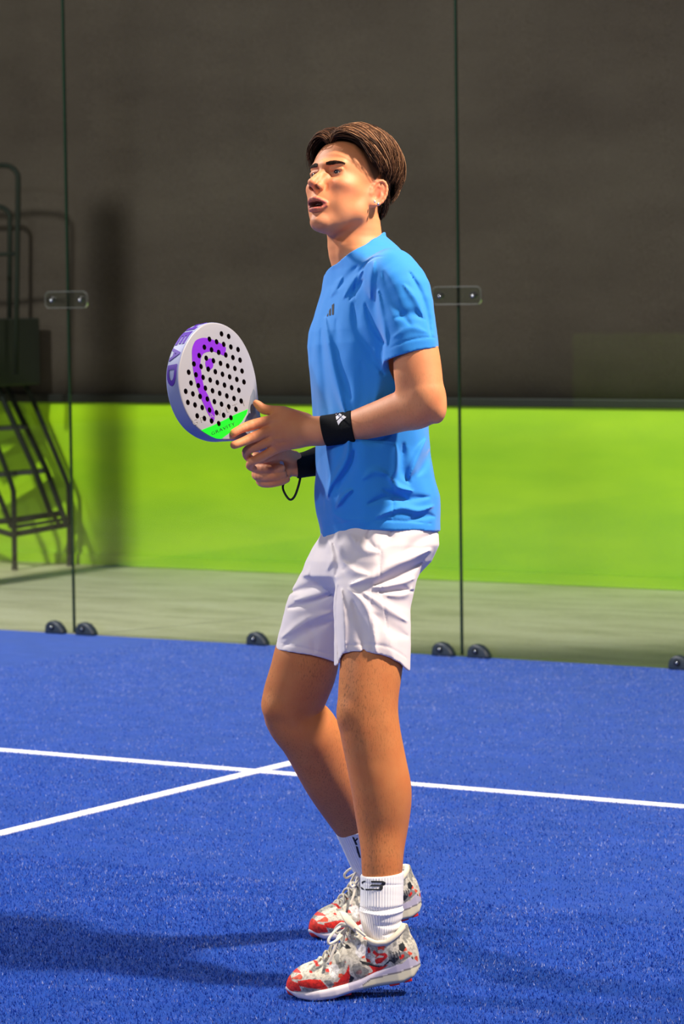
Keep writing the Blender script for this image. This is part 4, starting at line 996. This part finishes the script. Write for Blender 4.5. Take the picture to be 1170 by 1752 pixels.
def strand(pts, r0, tone, n=4):
    k = len(pts); P = np.array(pts); T = np.gradient(P, axis=0); T /= np.linalg.norm(T, axis=1)[:, None]; b0 = len(HV)
    ctr = C0
    for i in range(k):
        t = i / (k - 1); r = r0 * (0.55 + 0.45 * math.sin(PI * min(t * 1.4 + .15, 1) * .5)) * (1 - t ** 3 * .85)
        nrm = P[i] - ctr; nrm -= T[i] * (nrm @ T[i]); nrm /= np.linalg.norm(nrm); s = np.cross(T[i], nrm)
        for j in range(n):
            a = 2 * PI * j / n; HV.append(P[i] + s * math.cos(a) * r * 1.7 + nrm * math.sin(a) * r * .75); HT.append(tone)
    for i in range(k - 1):
        for j in range(n): HFc.append((b0 + i * n + j, b0 + i * n + (j + 1) % n, b0 + (i + 1) * n + (j + 1) % n, b0 + (i + 1) * n + j))
def path(s, mid, e, lift, ln, curl, k=11, base=.004, end=.004, j=.02):
    s, mid, e = unit(s), unit(mid), unit(e); pts = []; ph = random.random() * 6.28
    for i in range(k):
        t = i / (k - 1) * ln
        d = unit(slerp(slerp(s, mid, t), slerp(mid, e, t), t)); d = unit(d + np.array((math.sin(ph + t * 7), math.cos(ph * 2 + t * 6), math.sin(ph * 3 + t * 5))) * curl * t)
        off = base + (end - base) * t + lift * math.sin(PI * min(1, t ** .75)) ** .8
        pts.append(hsurf(d, off))
    return pts
rj = lambda a=.05: np.array([random.gauss(0, a) for _ in range(3)])
PF = unit((.86, -.06, .50)); PC = unit((-.30, -.02, .95))
for i in range(3400):      # sweep to the player's left (towards the camera) and back
    u = random.random() ** .9; s = slerp(PF, PC, u) + rj(.03) + [0, .04, 0]
    e0 = slerp(unit((.16, .97, .12)), unit((-.80, .58, -.05)), u) + rj(.06); mid = slerp(unit((.62, .60, .52)), unit((-.45, .55, .70)), u) + rj(.03)
    ln = random.uniform(.62, 1.0) if u > .25 else random.uniform(.70, 1.02); lay = random.random()
    strand(path(s, mid, e0, .011 + .015 * lay + .004 * (1 - u), ln, .10, base=.002 + .008 * lay, end=.003 + .009 * lay), random.uniform(.0005, .0012), (.62 * lock(s, e0) ** 1.3 + .50 * random.random() ** 1.6) * (.45 + .85 * lay))
for i in range(1300):       # front curtain falling over the far temple
    u = random.random(); s = slerp(PF, PC, u * .85) + rj(.025) - [0, .02, 0]
    e0 = slerp(unit((.84, -.60, .12)), unit((-.10, -.98, .10)), u) + rj(.06); mid = slerp(unit((.84, -.36, .62)), unit((-.1, -.65, .75)), u) + rj(.03); lay = random.random()
    strand(path(s, mid, e0, .013 + .013 * lay, random.uniform(.6, 1.0), .09, base=.004 + .006 * lay, end=.005 + .008 * lay), random.uniform(.0005, .0012), (.45 * lock(s, e0) + .4 * random.random() ** 1.6) * (.45 + .7 * lay))
for i in range(2400):      # crown to the back of the head and nape
    a = random.uniform(-1, 1); s = PC + rj(.12); e0 = unit((-.80 - .1 * (1 - abs(a)), a * .75, random.uniform(-.42, .05))) + rj(.04); mid = unit((-.75, a * .65, .60)) + rj(.04); lay = random.random()
    strand(path(s, mid, e0, .004 + .009 * lay, random.uniform(.6, 1.0), .11, base=.004 + .010 * lay, end=.002 + .007 * lay), random.uniform(.0005, .0012), (.62 * lock(s, e0) ** 1.3 + .5 * random.random() ** 1.6) * (.45 + .85 * lay))
for i in range(700):       # short faded hair at side and nape
    a = math.radians(random.uniform(88, 178)); s_ = 1 if random.random() < .7 else -1; hl_ = np.interp(math.degrees(a), [88, 104, 118, 135, 180], [.030, .016, -.016, -.038, -.046])
    z0 = random.uniform(hl_, hl_ + .04); d = unit((math.cos(a) * .8, s_ * math.sin(a) * .8, (z0 - .045) * 8.5)); p = hsurf(d, .0015); 
    dn = unit(np.array((-.35, 0, -.9))); L_ = random.uniform(.010, .020)
    strand([p + dn * L_ * t + unit(p - C0) * .003 * math.sin(PI * t) for t in np.linspace(0, 1, 4)], random.uniform(.0006, .0011), random.random() * .5)
hair = obj_np('hair', q2w(h2q(np.array(HV))), np.array(HFc), m_hair, player, attrs={'tone': np.array(HT)})
# eyebrows
for s in (-1, 1):
    HV.clear(); HFc.clear(); HT.clear()
    for i in range(420):
        t = random.random(); y = s * (.012 + .031 * t); zc = .0375 + .0030 * math.sin(t * 2.4) + .001 * t; th = .0046 * (.55 + .45 * math.sin(min(t * 3, 1.57))) * (1 - .8 * max(t - .35, 0) / .65)
        z = zc + random.uniform(-1, 1) * th; x = .0965 - .018 * t ** 1.6 - .001; p = np.array((x, y, z))
        # seat on the brow surface
        h = q2w(h2q(p)); dd = unit((-.35 * t, s * (1.0), .25 * (1 - t) * (1 if z < zc else .3)))
        strand([p + dd * .008 * k_ for k_ in (0, .5, 1)], .0005, random.random() * .4)
    V = np.array(HV)
    bvh = BVHTree.FromPolygons([Vector(v) for v in BV], [tuple(int(k_) for k_ in f) for f in BF]) if s == -1 else bvh
    Q3 = h2q(V); out = []
    for v in Q3:
        c0 = h2q((.03, 0, .04)); d = Vector(v - c0).normalized(); hit = bvh.ray_cast(Vector(c0) + d * .16, -d)[0]
        hv_ = np.array(hit) if hit else v; out.append(hv_ + np.array(d) * (.0004 + .0012 * random.random()))
    obj_np('eyebrow', q2w(np.array(out)), np.array(HFc), m_hair, player, attrs={'tone': np.array(HT)})
# eyes
m_eye = mat('eye', rough=0.12, spec=0.6, Coat_Weight=0.6); L(m_eye, attr(m_eye, 'Col'), BS(m_eye).inputs['Base Color'])
EYC = [np.array((.0700, s * .0315, .0222)) for s in (-1, 1)]
gaze = unit(np.array((1, .05, .04)))
for c0 in EYC:
    b = MB(); b.ell((0, 0, 0), (.0128,) * 3, nu=40, nv=28); V = np.array(b.V); n_ = V / .0128; cs = n_ @ gaze; col = np.tile(np.array(lin((150, 128, 120))), (len(V), 1))
    col[cs > .87] = lin((40, 40, 48)); col[cs > .965] = lin((6, 6, 8)); V = V * (1 + .03 * np.clip((cs - .88) / .12, 0, 1))[:, None]
    obj_np('eye', q2w(h2q(V + c0)), np.array(b.F), m_eye, player, col=col)
# upper teeth, seen in the open mouth
m_teeth = mat('teeth', hexc(150, 128, 130), 0.35); b = MB()
for k in range(-4, 5):
    a = k * .235; x = .056 + .0300 * math.cos(a); y = .0230 * math.sin(a); b.ell(h2q((x, y, -.0475)), (.0026, .0046 if abs(k) < 2 else .0040, .0058), ax=np.array([[math.cos(a), math.sin(a), 0], [-math.sin(a), math.cos(a), 0], [0, 0, 1]]) @ HM, nu=10, nv=8)
b.V = [tuple(v) for v in q2w(np.array(b.V))]; b.build('teeth', m_teeth, player, True)
m_silver = mat('earring_silver', hexc(220, 220, 225), 0.15, 1.0); b = MB(); c0 = h2q((-.008, .0865, -.0250)); b.ell(c0, (.0030,) * 3, nu=10, nv=8); b.ell(h2q((.0, .083, -.0225)), (.0026,) * 3, nu=10, nv=8)
b.V = [tuple(v) for v in q2w(np.array(b.V))]; b.build('earring', m_silver, player, False)
#END_HAIR
# ------------------------------------------------------------------ padel racket
RA = np.array((.5, -.67, -.545)); RN = np.array((.77, .115, .63)); RN /= np.linalg.norm(RN); RA -= RN * (RA @ RN); RA /= np.linalg.norm(RA); RB = np.cross(RN, RA)
RO = q(370, 648, -.09)
def rk(px, py):
    d = np.array([(px - 585) / FPX, (876 - py) / FPX, -1.]); e = np.array([0, 0, D0]); t = ((RO - e) @ RN) / (d @ RN); p = e + d * t - RO; return np.array((p @ RB, p @ RA))
def rc_(x, y): return rk(270 + x / 6.5, 530 + y / 6.5)
def r2w(V): V = np.asarray(V, float); return q2w(RO + V[:, 0:1] * RB + V[:, 1:2] * RA + V[:, 2:3] * RN)
racket = empty('padel_racket', r2w([[0, .30, -.019]])[0]); tag(racket, 'white padel racket with purple emblem and green base held in both hands', 'racket')
HWP = [(-.117, 0), (-.1155, .022), (-.111, .043), (-.103, .066), (-.092, .084), (-.078, .100), (-.06, .1145), (-.04, .1255), (-.018, .1325), (.006, .1345), (.03, .131), (.055, .1225), (.08, .1085), (.10, .093), (.12, .073), (.14, .053), (.158, .036), (.175, .024), (.190, .0185), (.215, .017)]
rt = [np.array((h, y)) for y, h in HWP]; rt = curve2(rt, 5); outl = [p for p in rt] + [np.array((-p[0], p[1])) for p in rt[::-1]][:-1]
m_rk = mat('racket_white', hexc(152, 149, 154), 0.45); m_rkhole = mat('racket_hole', hexc(40, 16, 20), 0.6); m_rkside = mat('racket_side', hexc(140, 146, 184), 0.55, spec=.35)
m_purple = mat('racket_purple', hexc(118, 30, 180), 0.4); m_rkgreen = mat('racket_green', hexc(16, 226, 26), 0.4); m_rkgrey = mat('racket_grey', hexc(120, 124, 132), 0.4); m_indigo = mat('racket_indigo', hexc(72, 28, 150), 0.6, spec=.25); m_black = mat('print_black', hexc(14, 20, 24), 0.5)
m_grip = mat('racket_grip', hexc(208, 206, 226), 0.7); m_cord = mat('black_cord', hexc(12, 12, 14), 0.6)
HOL = []
for (x, y), n in (((708, 268), 2), ((573, 328), 5), ((516, 417), 6), ((458, 510), 7), ((400, 603), 8), ((343, 695), 8), ((369, 815), 8), ((310, 907), 8), ((334, 1030), 7), ((438, 1180), 4)):
    for k in range(n): HOL.append(rc_(x + 79.7 * k, y + 28.6 * k))
def bm_prism(poly, z0, z1):
    bm = bmesh.new(); a = [bm.verts.new((p[0], p[1], z0)) for p in poly]; b = [bm.verts.new((p[0], p[1], z1)) for p in poly]; n = len(poly)
    bm.faces.new(a[::-1]); bm.faces.new(b)
    for i in range(n): bm.faces.new((a[i], a[(i + 1) % n], b[(i + 1) % n], b[i]))
    bmesh.ops.recalc_face_normals(bm, faces=bm.faces); return bm
def tmpobj(bm, name='tmp'):
    me = bpy.data.meshes.new(name); bm.to_mesh(me); bm.free(); o = bpy.data.objects.new(name, me); COL.objects.link(o); return o
def boolean(o, cutter):
    md = o.modifiers.new('b', 'BOOLEAN'); md.operation = 'DIFFERENCE'; md.solver = 'EXACT'; md.object = cutter
    dg = bpy.context.evaluated_depsgraph_get(); me = bpy.data.meshes.new_from_object(o.evaluated_get(dg)); o.modifiers.clear(); o.data = me; return o
cb = bmesh.new()
def add_cyl(bm, x, y, r, n=20, z0=-.08, z1=.03):
    a = [bm.verts.new((x + r * math.cos(2 * PI * k / n), y + r * math.sin(2 * PI * k / n), z0)) for k in range(n)]; b = [bm.verts.new((v.co.x, v.co.y, z1)) for v in a]
    bm.faces.new(a[::-1]); bm.faces.new(b)
    for i in range(n): bm.faces.new((a[i], a[(i + 1) % n], b[(i + 1) % n], b[i]))
for h in HOL: add_cyl(cb, h[0], h[1], .0062)
cut_holes = tmpobj(cb)
thr = [(-.030, .128), (-.015, .124), (0, .1225), (.015, .124), (.030, .128), (.034, .133), (.022, .150), (.011, .166), (.004, .172), (-.004, .172), (-.011, .166), (-.022, .150), (-.034, .133)]
cut_thr = tmpobj(bm_prism(thr, -.08, .03))
bm = bm_prism(outl, -.038, 0)
ed = [e for e in bm.edges if abs(e.verts[0].co.z - e.verts[1].co.z) < 1e-6]; bmesh.ops.bevel(bm, geom=ed, offset=.0045, segments=4, affect='EDGES', profile=.5)
hd_ = tmpobj(bm); boolean(hd_, cut_holes); boolean(hd_, cut_thr)
me = hd_.data; V = np.array([v.co[:] for v in me.vertices]); F = [list(p.vertices) for p in me.polygons]; fm = []
HA = np.array(HOL)
for p in me.polygons:
    c = np.array(p.center); dmin = np.sqrt(((HA - c[:2]) ** 2).sum(1)).min()
    fm.append(1 if (dmin < .0066 and abs(p.normal.z) < .5) else (2 if (abs(p.normal.z) < .75 and not (abs(c[0]) < .036 and .12 < c[1] < .175)) else 0))
frame = obj_np('racket_head', r2w(V), F, None, racket, smooth=False, mats=[m_rk, m_rkhole, m_rkside], fmat=fm); auto_smooth(frame, 32)
def decal(name, poly, m, h=.0005, holes=True, z=.0, label=None):
    bm = bm_prism(poly, z - .0004, z + h); o = tmpobj(bm)
    if holes: boolean(o, cut_holes)
    V = np.array([v.co[:] for v in o.data.vertices]); F = [list(p.vertices) for p in o.data.polygons]; bpy.data.objects.remove(o)
    r = obj_np(name, r2w(V), F, m, frame, smooth=False)
    if label: r['label'] = label
    return r
C_ = lambda L_: [rc_(*p) for p in L_]
sm = lambda P, n=4: curve2(P, n)
logo = sm(C_([(757, 425), (735, 395), (700, 375), (655, 350), (600, 330), (550, 315), (500, 312), (450, 325), (415, 350), (390, 400), (378, 460), (380, 540), (385, 610), (395, 690), (415, 780), (440, 870), (465, 945), (490, 1010), (520, 1075), (550, 1140), (580, 1195), (605, 1245), (620, 1245)])) + \
       sm(C_([(628, 1215), (632, 1160), (620, 1110), (590, 1040), (560, 960), (530, 900), (508, 840), (492, 760), (480, 680), (472, 600), (478, 540), (500, 495), (530, 475), (570, 465), (620, 465), (660, 480), (700, 495), (735, 508), (750, 480)]))
decal('emblem', logo, m_purple, label='large purple hook emblem'); decal('emblem', sm(C_([(575, 540), (605, 550), (615, 600), (610, 640), (585, 665), (560, 670), (540, 650), (528, 610), (530, 570), (550, 550)]))[:-1], m_purple, label='small purple drop inside the hook')
decal('green_band', C_([(480, 1340), (600, 1292), (740, 1225), (870, 1160), (1000, 1105), (985, 1160), (960, 1200), (935, 1245), (880, 1300), (820, 1350), (760, 1395), (705, 1436), (650, 1432), (590, 1408), (530, 1372)]), m_rkgreen, .0004, label='bright green lower corner of the face')
decal('grey_panel', C_([(1062, 880), (1078, 905), (1086, 1040), (1084, 1150), (1000, 1150), (1012, 1060), (1030, 960)]), m_rkgrey, .0004, holes=False, label='grey panel at the throat')
def text_mesh(txt, extr=.0, bold=0.0):
    cu = bpy.data.curves.new('t', 'FONT'); cu.body = txt; cu.size = 1.0; cu.extrude = .02; cu.offset = bold; cu.resolution_u = 4; cu.space_character = 1.15
    o = bpy.data.objects.new('t', cu); COL.objects.link(o); dg = bpy.context.evaluated_depsgraph_get(); dg.update(); me = bpy.data.meshes.new_from_object(o.evaluated_get(dg))
    V = np.array([v.co[:] for v in me.vertices]); F = [list(p.vertices) for p in me.polygons]; bpy.data.objects.remove(o); return V, F
def face_text(name, txt, p0, p1, height, m, bold=0.0, slant=0.0):
    V, F = text_mesh(txt, bold=bold); a = rc_(*p0); b = rc_(*p1); d = b - a; L_ = np.linalg.norm(d); d /= L_
    up = np.array((-d[1], d[0]));
    if up @ np.array((0, -1)) < 0 and up @ (rc_(700, 300) - rc_(700, 1300)) < 0: up = -up
    x = (V[:, 0] - V[:, 0].min()) / np.ptp(V[:, 0]); y = V[:, 1] / .72 * height; P = a + np.outer(x * L_, d) + np.outer(y, up)
    z = np.where(V[:, 2] > 0, .0008, -.0004); me = bpy.data.meshes.new('t'); me.from_pydata(np.column_stack([P, z]).tolist(), [], F)
    bm = bmesh.new(); bm.from_mesh(me); bmesh.ops.remove_doubles(bm, verts=bm.verts, dist=1e-6); bmesh.ops.recalc_face_normals(bm, faces=bm.faces); o = tmpobj(bm); boolean(o, cut_holes)
    V = np.array([v.co[:] for v in o.data.vertices]); F = [list(p.vertices) for p in o.data.polygons]; bpy.data.objects.remove(o)
    return obj_np(name, r2w(V), F, m, frame, smooth=False)
face_text('lettering', 'GRAVITY', (600, 1397), (858, 1283), .0075, m_black)
m_thin = mat('lettering_grey', hexc(150, 144, 140), 0.5)
for k_, ch in enumerate('GRAVITY'):
    w_ = 22 if ch == 'I' else 52; x_ = 395 + 90 * k_ + (16 if ch == 'I' else 0); face_text('lettering', ch, (x_, 1290 - .39 * (x_ - 395)), (x_ + w_, 1290 - .39 * (x_ + w_ - 395)), .0125, m_thin, bold=-.02)
# HEAD around the rim
per = np.array(outl + [outl[0]]); sl = np.concatenate([[0], np.cumsum(np.linalg.norm(np.diff(per, axis=0), axis=1))])
def dense(V, F):
    me = bpy.data.meshes.new('t'); me.from_pydata(V.tolist(), [], F); bm = bmesh.new(); bm.from_mesh(me); bmesh.ops.triangulate(bm, faces=bm.faces[:])
    for _ in range(4):
        E = [e for e in bm.edges if e.calc_length() > .14]
        if not E: break
        bmesh.ops.subdivide_edges(bm, edges=E, cuts=1); bmesh.ops.triangulate(bm, faces=bm.faces[:])
    bm.verts.index_update(); V = np.array([v.co[:] for v in bm.verts]); F = [[v.index for v in f.verts] for f in bm.faces]; bm.free(); return V, F
def rim_letter(ch, y0, y1, sgn=-1):
    """letter on the rim wall between two positions along the outline, x<0 side (B negative)"""
    V, F = text_mesh(ch, bold=.035); V, F = dense(V, F); x = (V[:, 0] - V[:, 0].min()) / np.ptp(V[:, 0]); h = (V[:, 1] - V[:, 1].min()) / np.ptp(V[:, 1])
    s = y0 + (y1 - y0) * x; per_ = lambda t, k: np.interp(t % sl[-1], sl, per[:, k]); px = per_(s, 0); py = per_(s, 1); e = .002
    tx = per_(s + e, 0) - per_(s - e, 0); ty = per_(s + e, 1) - per_(s - e, 1); l = np.hypot(tx, ty)
    nx_, ny_ = ty / l, -tx / l
    if np.mean(nx_ * px + ny_ * py) < 0: nx_, ny_ = -nx_, -ny_
    o = np.where(V[:, 2] > 0, .0013, -.0006); z = -.0330 + h * .0265
    return obj_np('rim_letter', r2w(np.column_stack([px + nx_ * o, py + ny_ * o, z])), F, m_indigo, frame, smooth=False)
def s_at(pxy):   # perimeter position nearest to a photo point
    p = rc_(*pxy); P = per[:-1]; i = ((P - p) ** 2).sum(1).argmin(); return sl[i] - (sl[-1] if sl[i] > sl[-1] / 2 else 0)
for ch, a, b in (('H', (560, 108), (420, 190)), ('E', (395, 215), (290, 350)), ('A', (270, 385), (220, 540)), ('D', (215, 590), (205, 830))): rim_letter(ch, s_at(a), s_at(b))
# grip and cord
b = MB(); ring = []
for i, y in enumerate(np.linspace(.178, 0.316, 60)):
    r = .0150 + .0022 * math.exp(-((y - 0.316) / .008) ** 2) + .0006 * math.sin((y - .178) / .157 * 2 * PI * 9)
    for j in range(16):
        a = 2 * PI * j / 16; b.V.append((math.cos(a) * r * 1.12, y + .004 * math.cos(a), -.019 + math.sin(a) * r))
for i in range(59):
    for j in range(16): b.F.append((i * 16 + j, i * 16 + (j + 1) % 16, (i + 1) * 16 + (j + 1) % 16, (i + 1) * 16 + j))
b.F += [tuple(range(16))[::-1], tuple(59 * 16 + j for j in range(16))]; b.M = [0] * len(b.F); b.V = [tuple(v) for v in r2w(np.array(b.V))]; b.build('grip', m_grip, racket, True)
b = MB(); b.tube([q2w(p) for p in curve2([q(*p) for p in [(494, 818, -.280), (486, 826, -.268), (484, 836, -.262), (490, 849, -.258), (497, 855, -.257), (504, 849, -.26), (510, 833, -.265), (514, 816, -.275), (515, 808, -.285)]], 6)], .0027, 8); b.build('wrist_cord', m_cord, racket, True)
bpy.data.objects.remove(cut_holes); bpy.data.objects.remove(cut_thr); bpy.data.objects.remove(hd_)
# ------------------------------------------------------------------ printed marks on clothing
def bvh_of(o):
    w = wloc(o); return BVHTree.FromPolygons([Vector(np.array(v.co) + w) for v in o.data.vertices], [tuple(p.vertices) for p in o.data.polygons])
def print_on(target, polys, m, name, off=.0008, parent=None, label=None):
    bv = bvh_of(target); VV = []; FF = []
    for poly in polys:
        bm = bmesh.new(); vs_ = [bm.verts.new((x, y, 0)) for x, y in poly]; f = bm.faces.new(vs_)
        bmesh.ops.triangulate(bm, faces=[f])
        for _ in range(5):
            L_ = [e for e in bm.edges if e.calc_length() > 1.6]
            if not L_: break
            bmesh.ops.subdivide_edges(bm, edges=L_, cuts=1); bmesh.ops.triangulate(bm, faces=bm.faces[:])
        bm.verts.index_update(); b0 = len(VV)
        for v in bm.verts:
            d = Vector(FW + RT * (v.co.x - 585) / FPX + UP * (876 - v.co.y) / FPX); hit, nrm, i, dist = bv.ray_cast(Vector(CAM), d.normalized())
            VV.append(np.array(hit) + np.array(nrm) * off * (1 if nrm.dot(d) < 0 else -1) if hit else CAM + np.array(d) * 7)
        FF += [tuple(v.index + b0 for v in f.verts) for f in bm.faces]; bm.free()
    o = obj_np(name, np.array(VV), FF, m, parent or target, smooth=True)
    if label: o['label'] = label
    return o
SC = lambda L_, x0, y0, k: [(x0 + x / k, y0 + y / k) for x, y in L_]
m_logo = mat('logo_dark', hexc(34, 28, 44), 0.6); m_wlogo = mat('logo_white', hexc(232, 224, 228), 0.6)
print_on(shirt, [SC([(365, 950), (425, 935), (432, 790), (400, 860)], 545, 505, 26), SC([(470, 912), (548, 900), (550, 575), (500, 640), (472, 710)], 545, 505, 26), SC([(602, 880), (682, 872), (696, 365), (640, 415), (600, 440)], 545, 505, 26)], m_logo, 'logo', label='small dark three-bar logo on the chest')
print_on(band, [SC([(485, 175), (520, 160), (562, 180), (515, 232)], 540, 695, 14.6), SC([(505, 265), (600, 185), (655, 215), (650, 245), (525, 348)], 540, 695, 14.6), SC([(535, 378), (690, 228), (765, 272), (755, 290), (640, 380), (572, 475)], 540, 695, 14.6)], m_wlogo, 'logo', label='white three-bar logo')
print_on(sock1, [SC(p, 570, 1410, 9) for p in ([(580, 874), (770, 876), (770, 903), (590, 902)], [(765, 876), (808, 900), (800, 930), (742, 924), (745, 903)], [(742, 924), (800, 930), (765, 955), (720, 945)], [(590, 932), (732, 935), (725, 960), (562, 960)],
    [(720, 938), (765, 955), (765, 993), (712, 990), (712, 962)], [(704, 992), (765, 993), (738, 1022), (690, 1021)], [(498, 998), (704, 998), (704, 1021), (500, 1020)], [(440, 890), (475, 872), (515, 876), (470, 900), (445, 925)], [(425, 965), (450, 975), (490, 1014), (440, 1005)])], m_mark, 'sock_logo')
print_on(sock2, [SC(p, 570, 1410, 9) for p in ([(290, 195), (320, 200), (375, 315), (345, 320)], [(372, 205), (380, 228), (345, 265), (330, 245)], [(345, 335), (378, 345), (400, 430), (370, 440)], [(370, 430), (400, 425), (425, 520), (400, 510)])], m_mark, 'sock_logo')
#END_RACKET
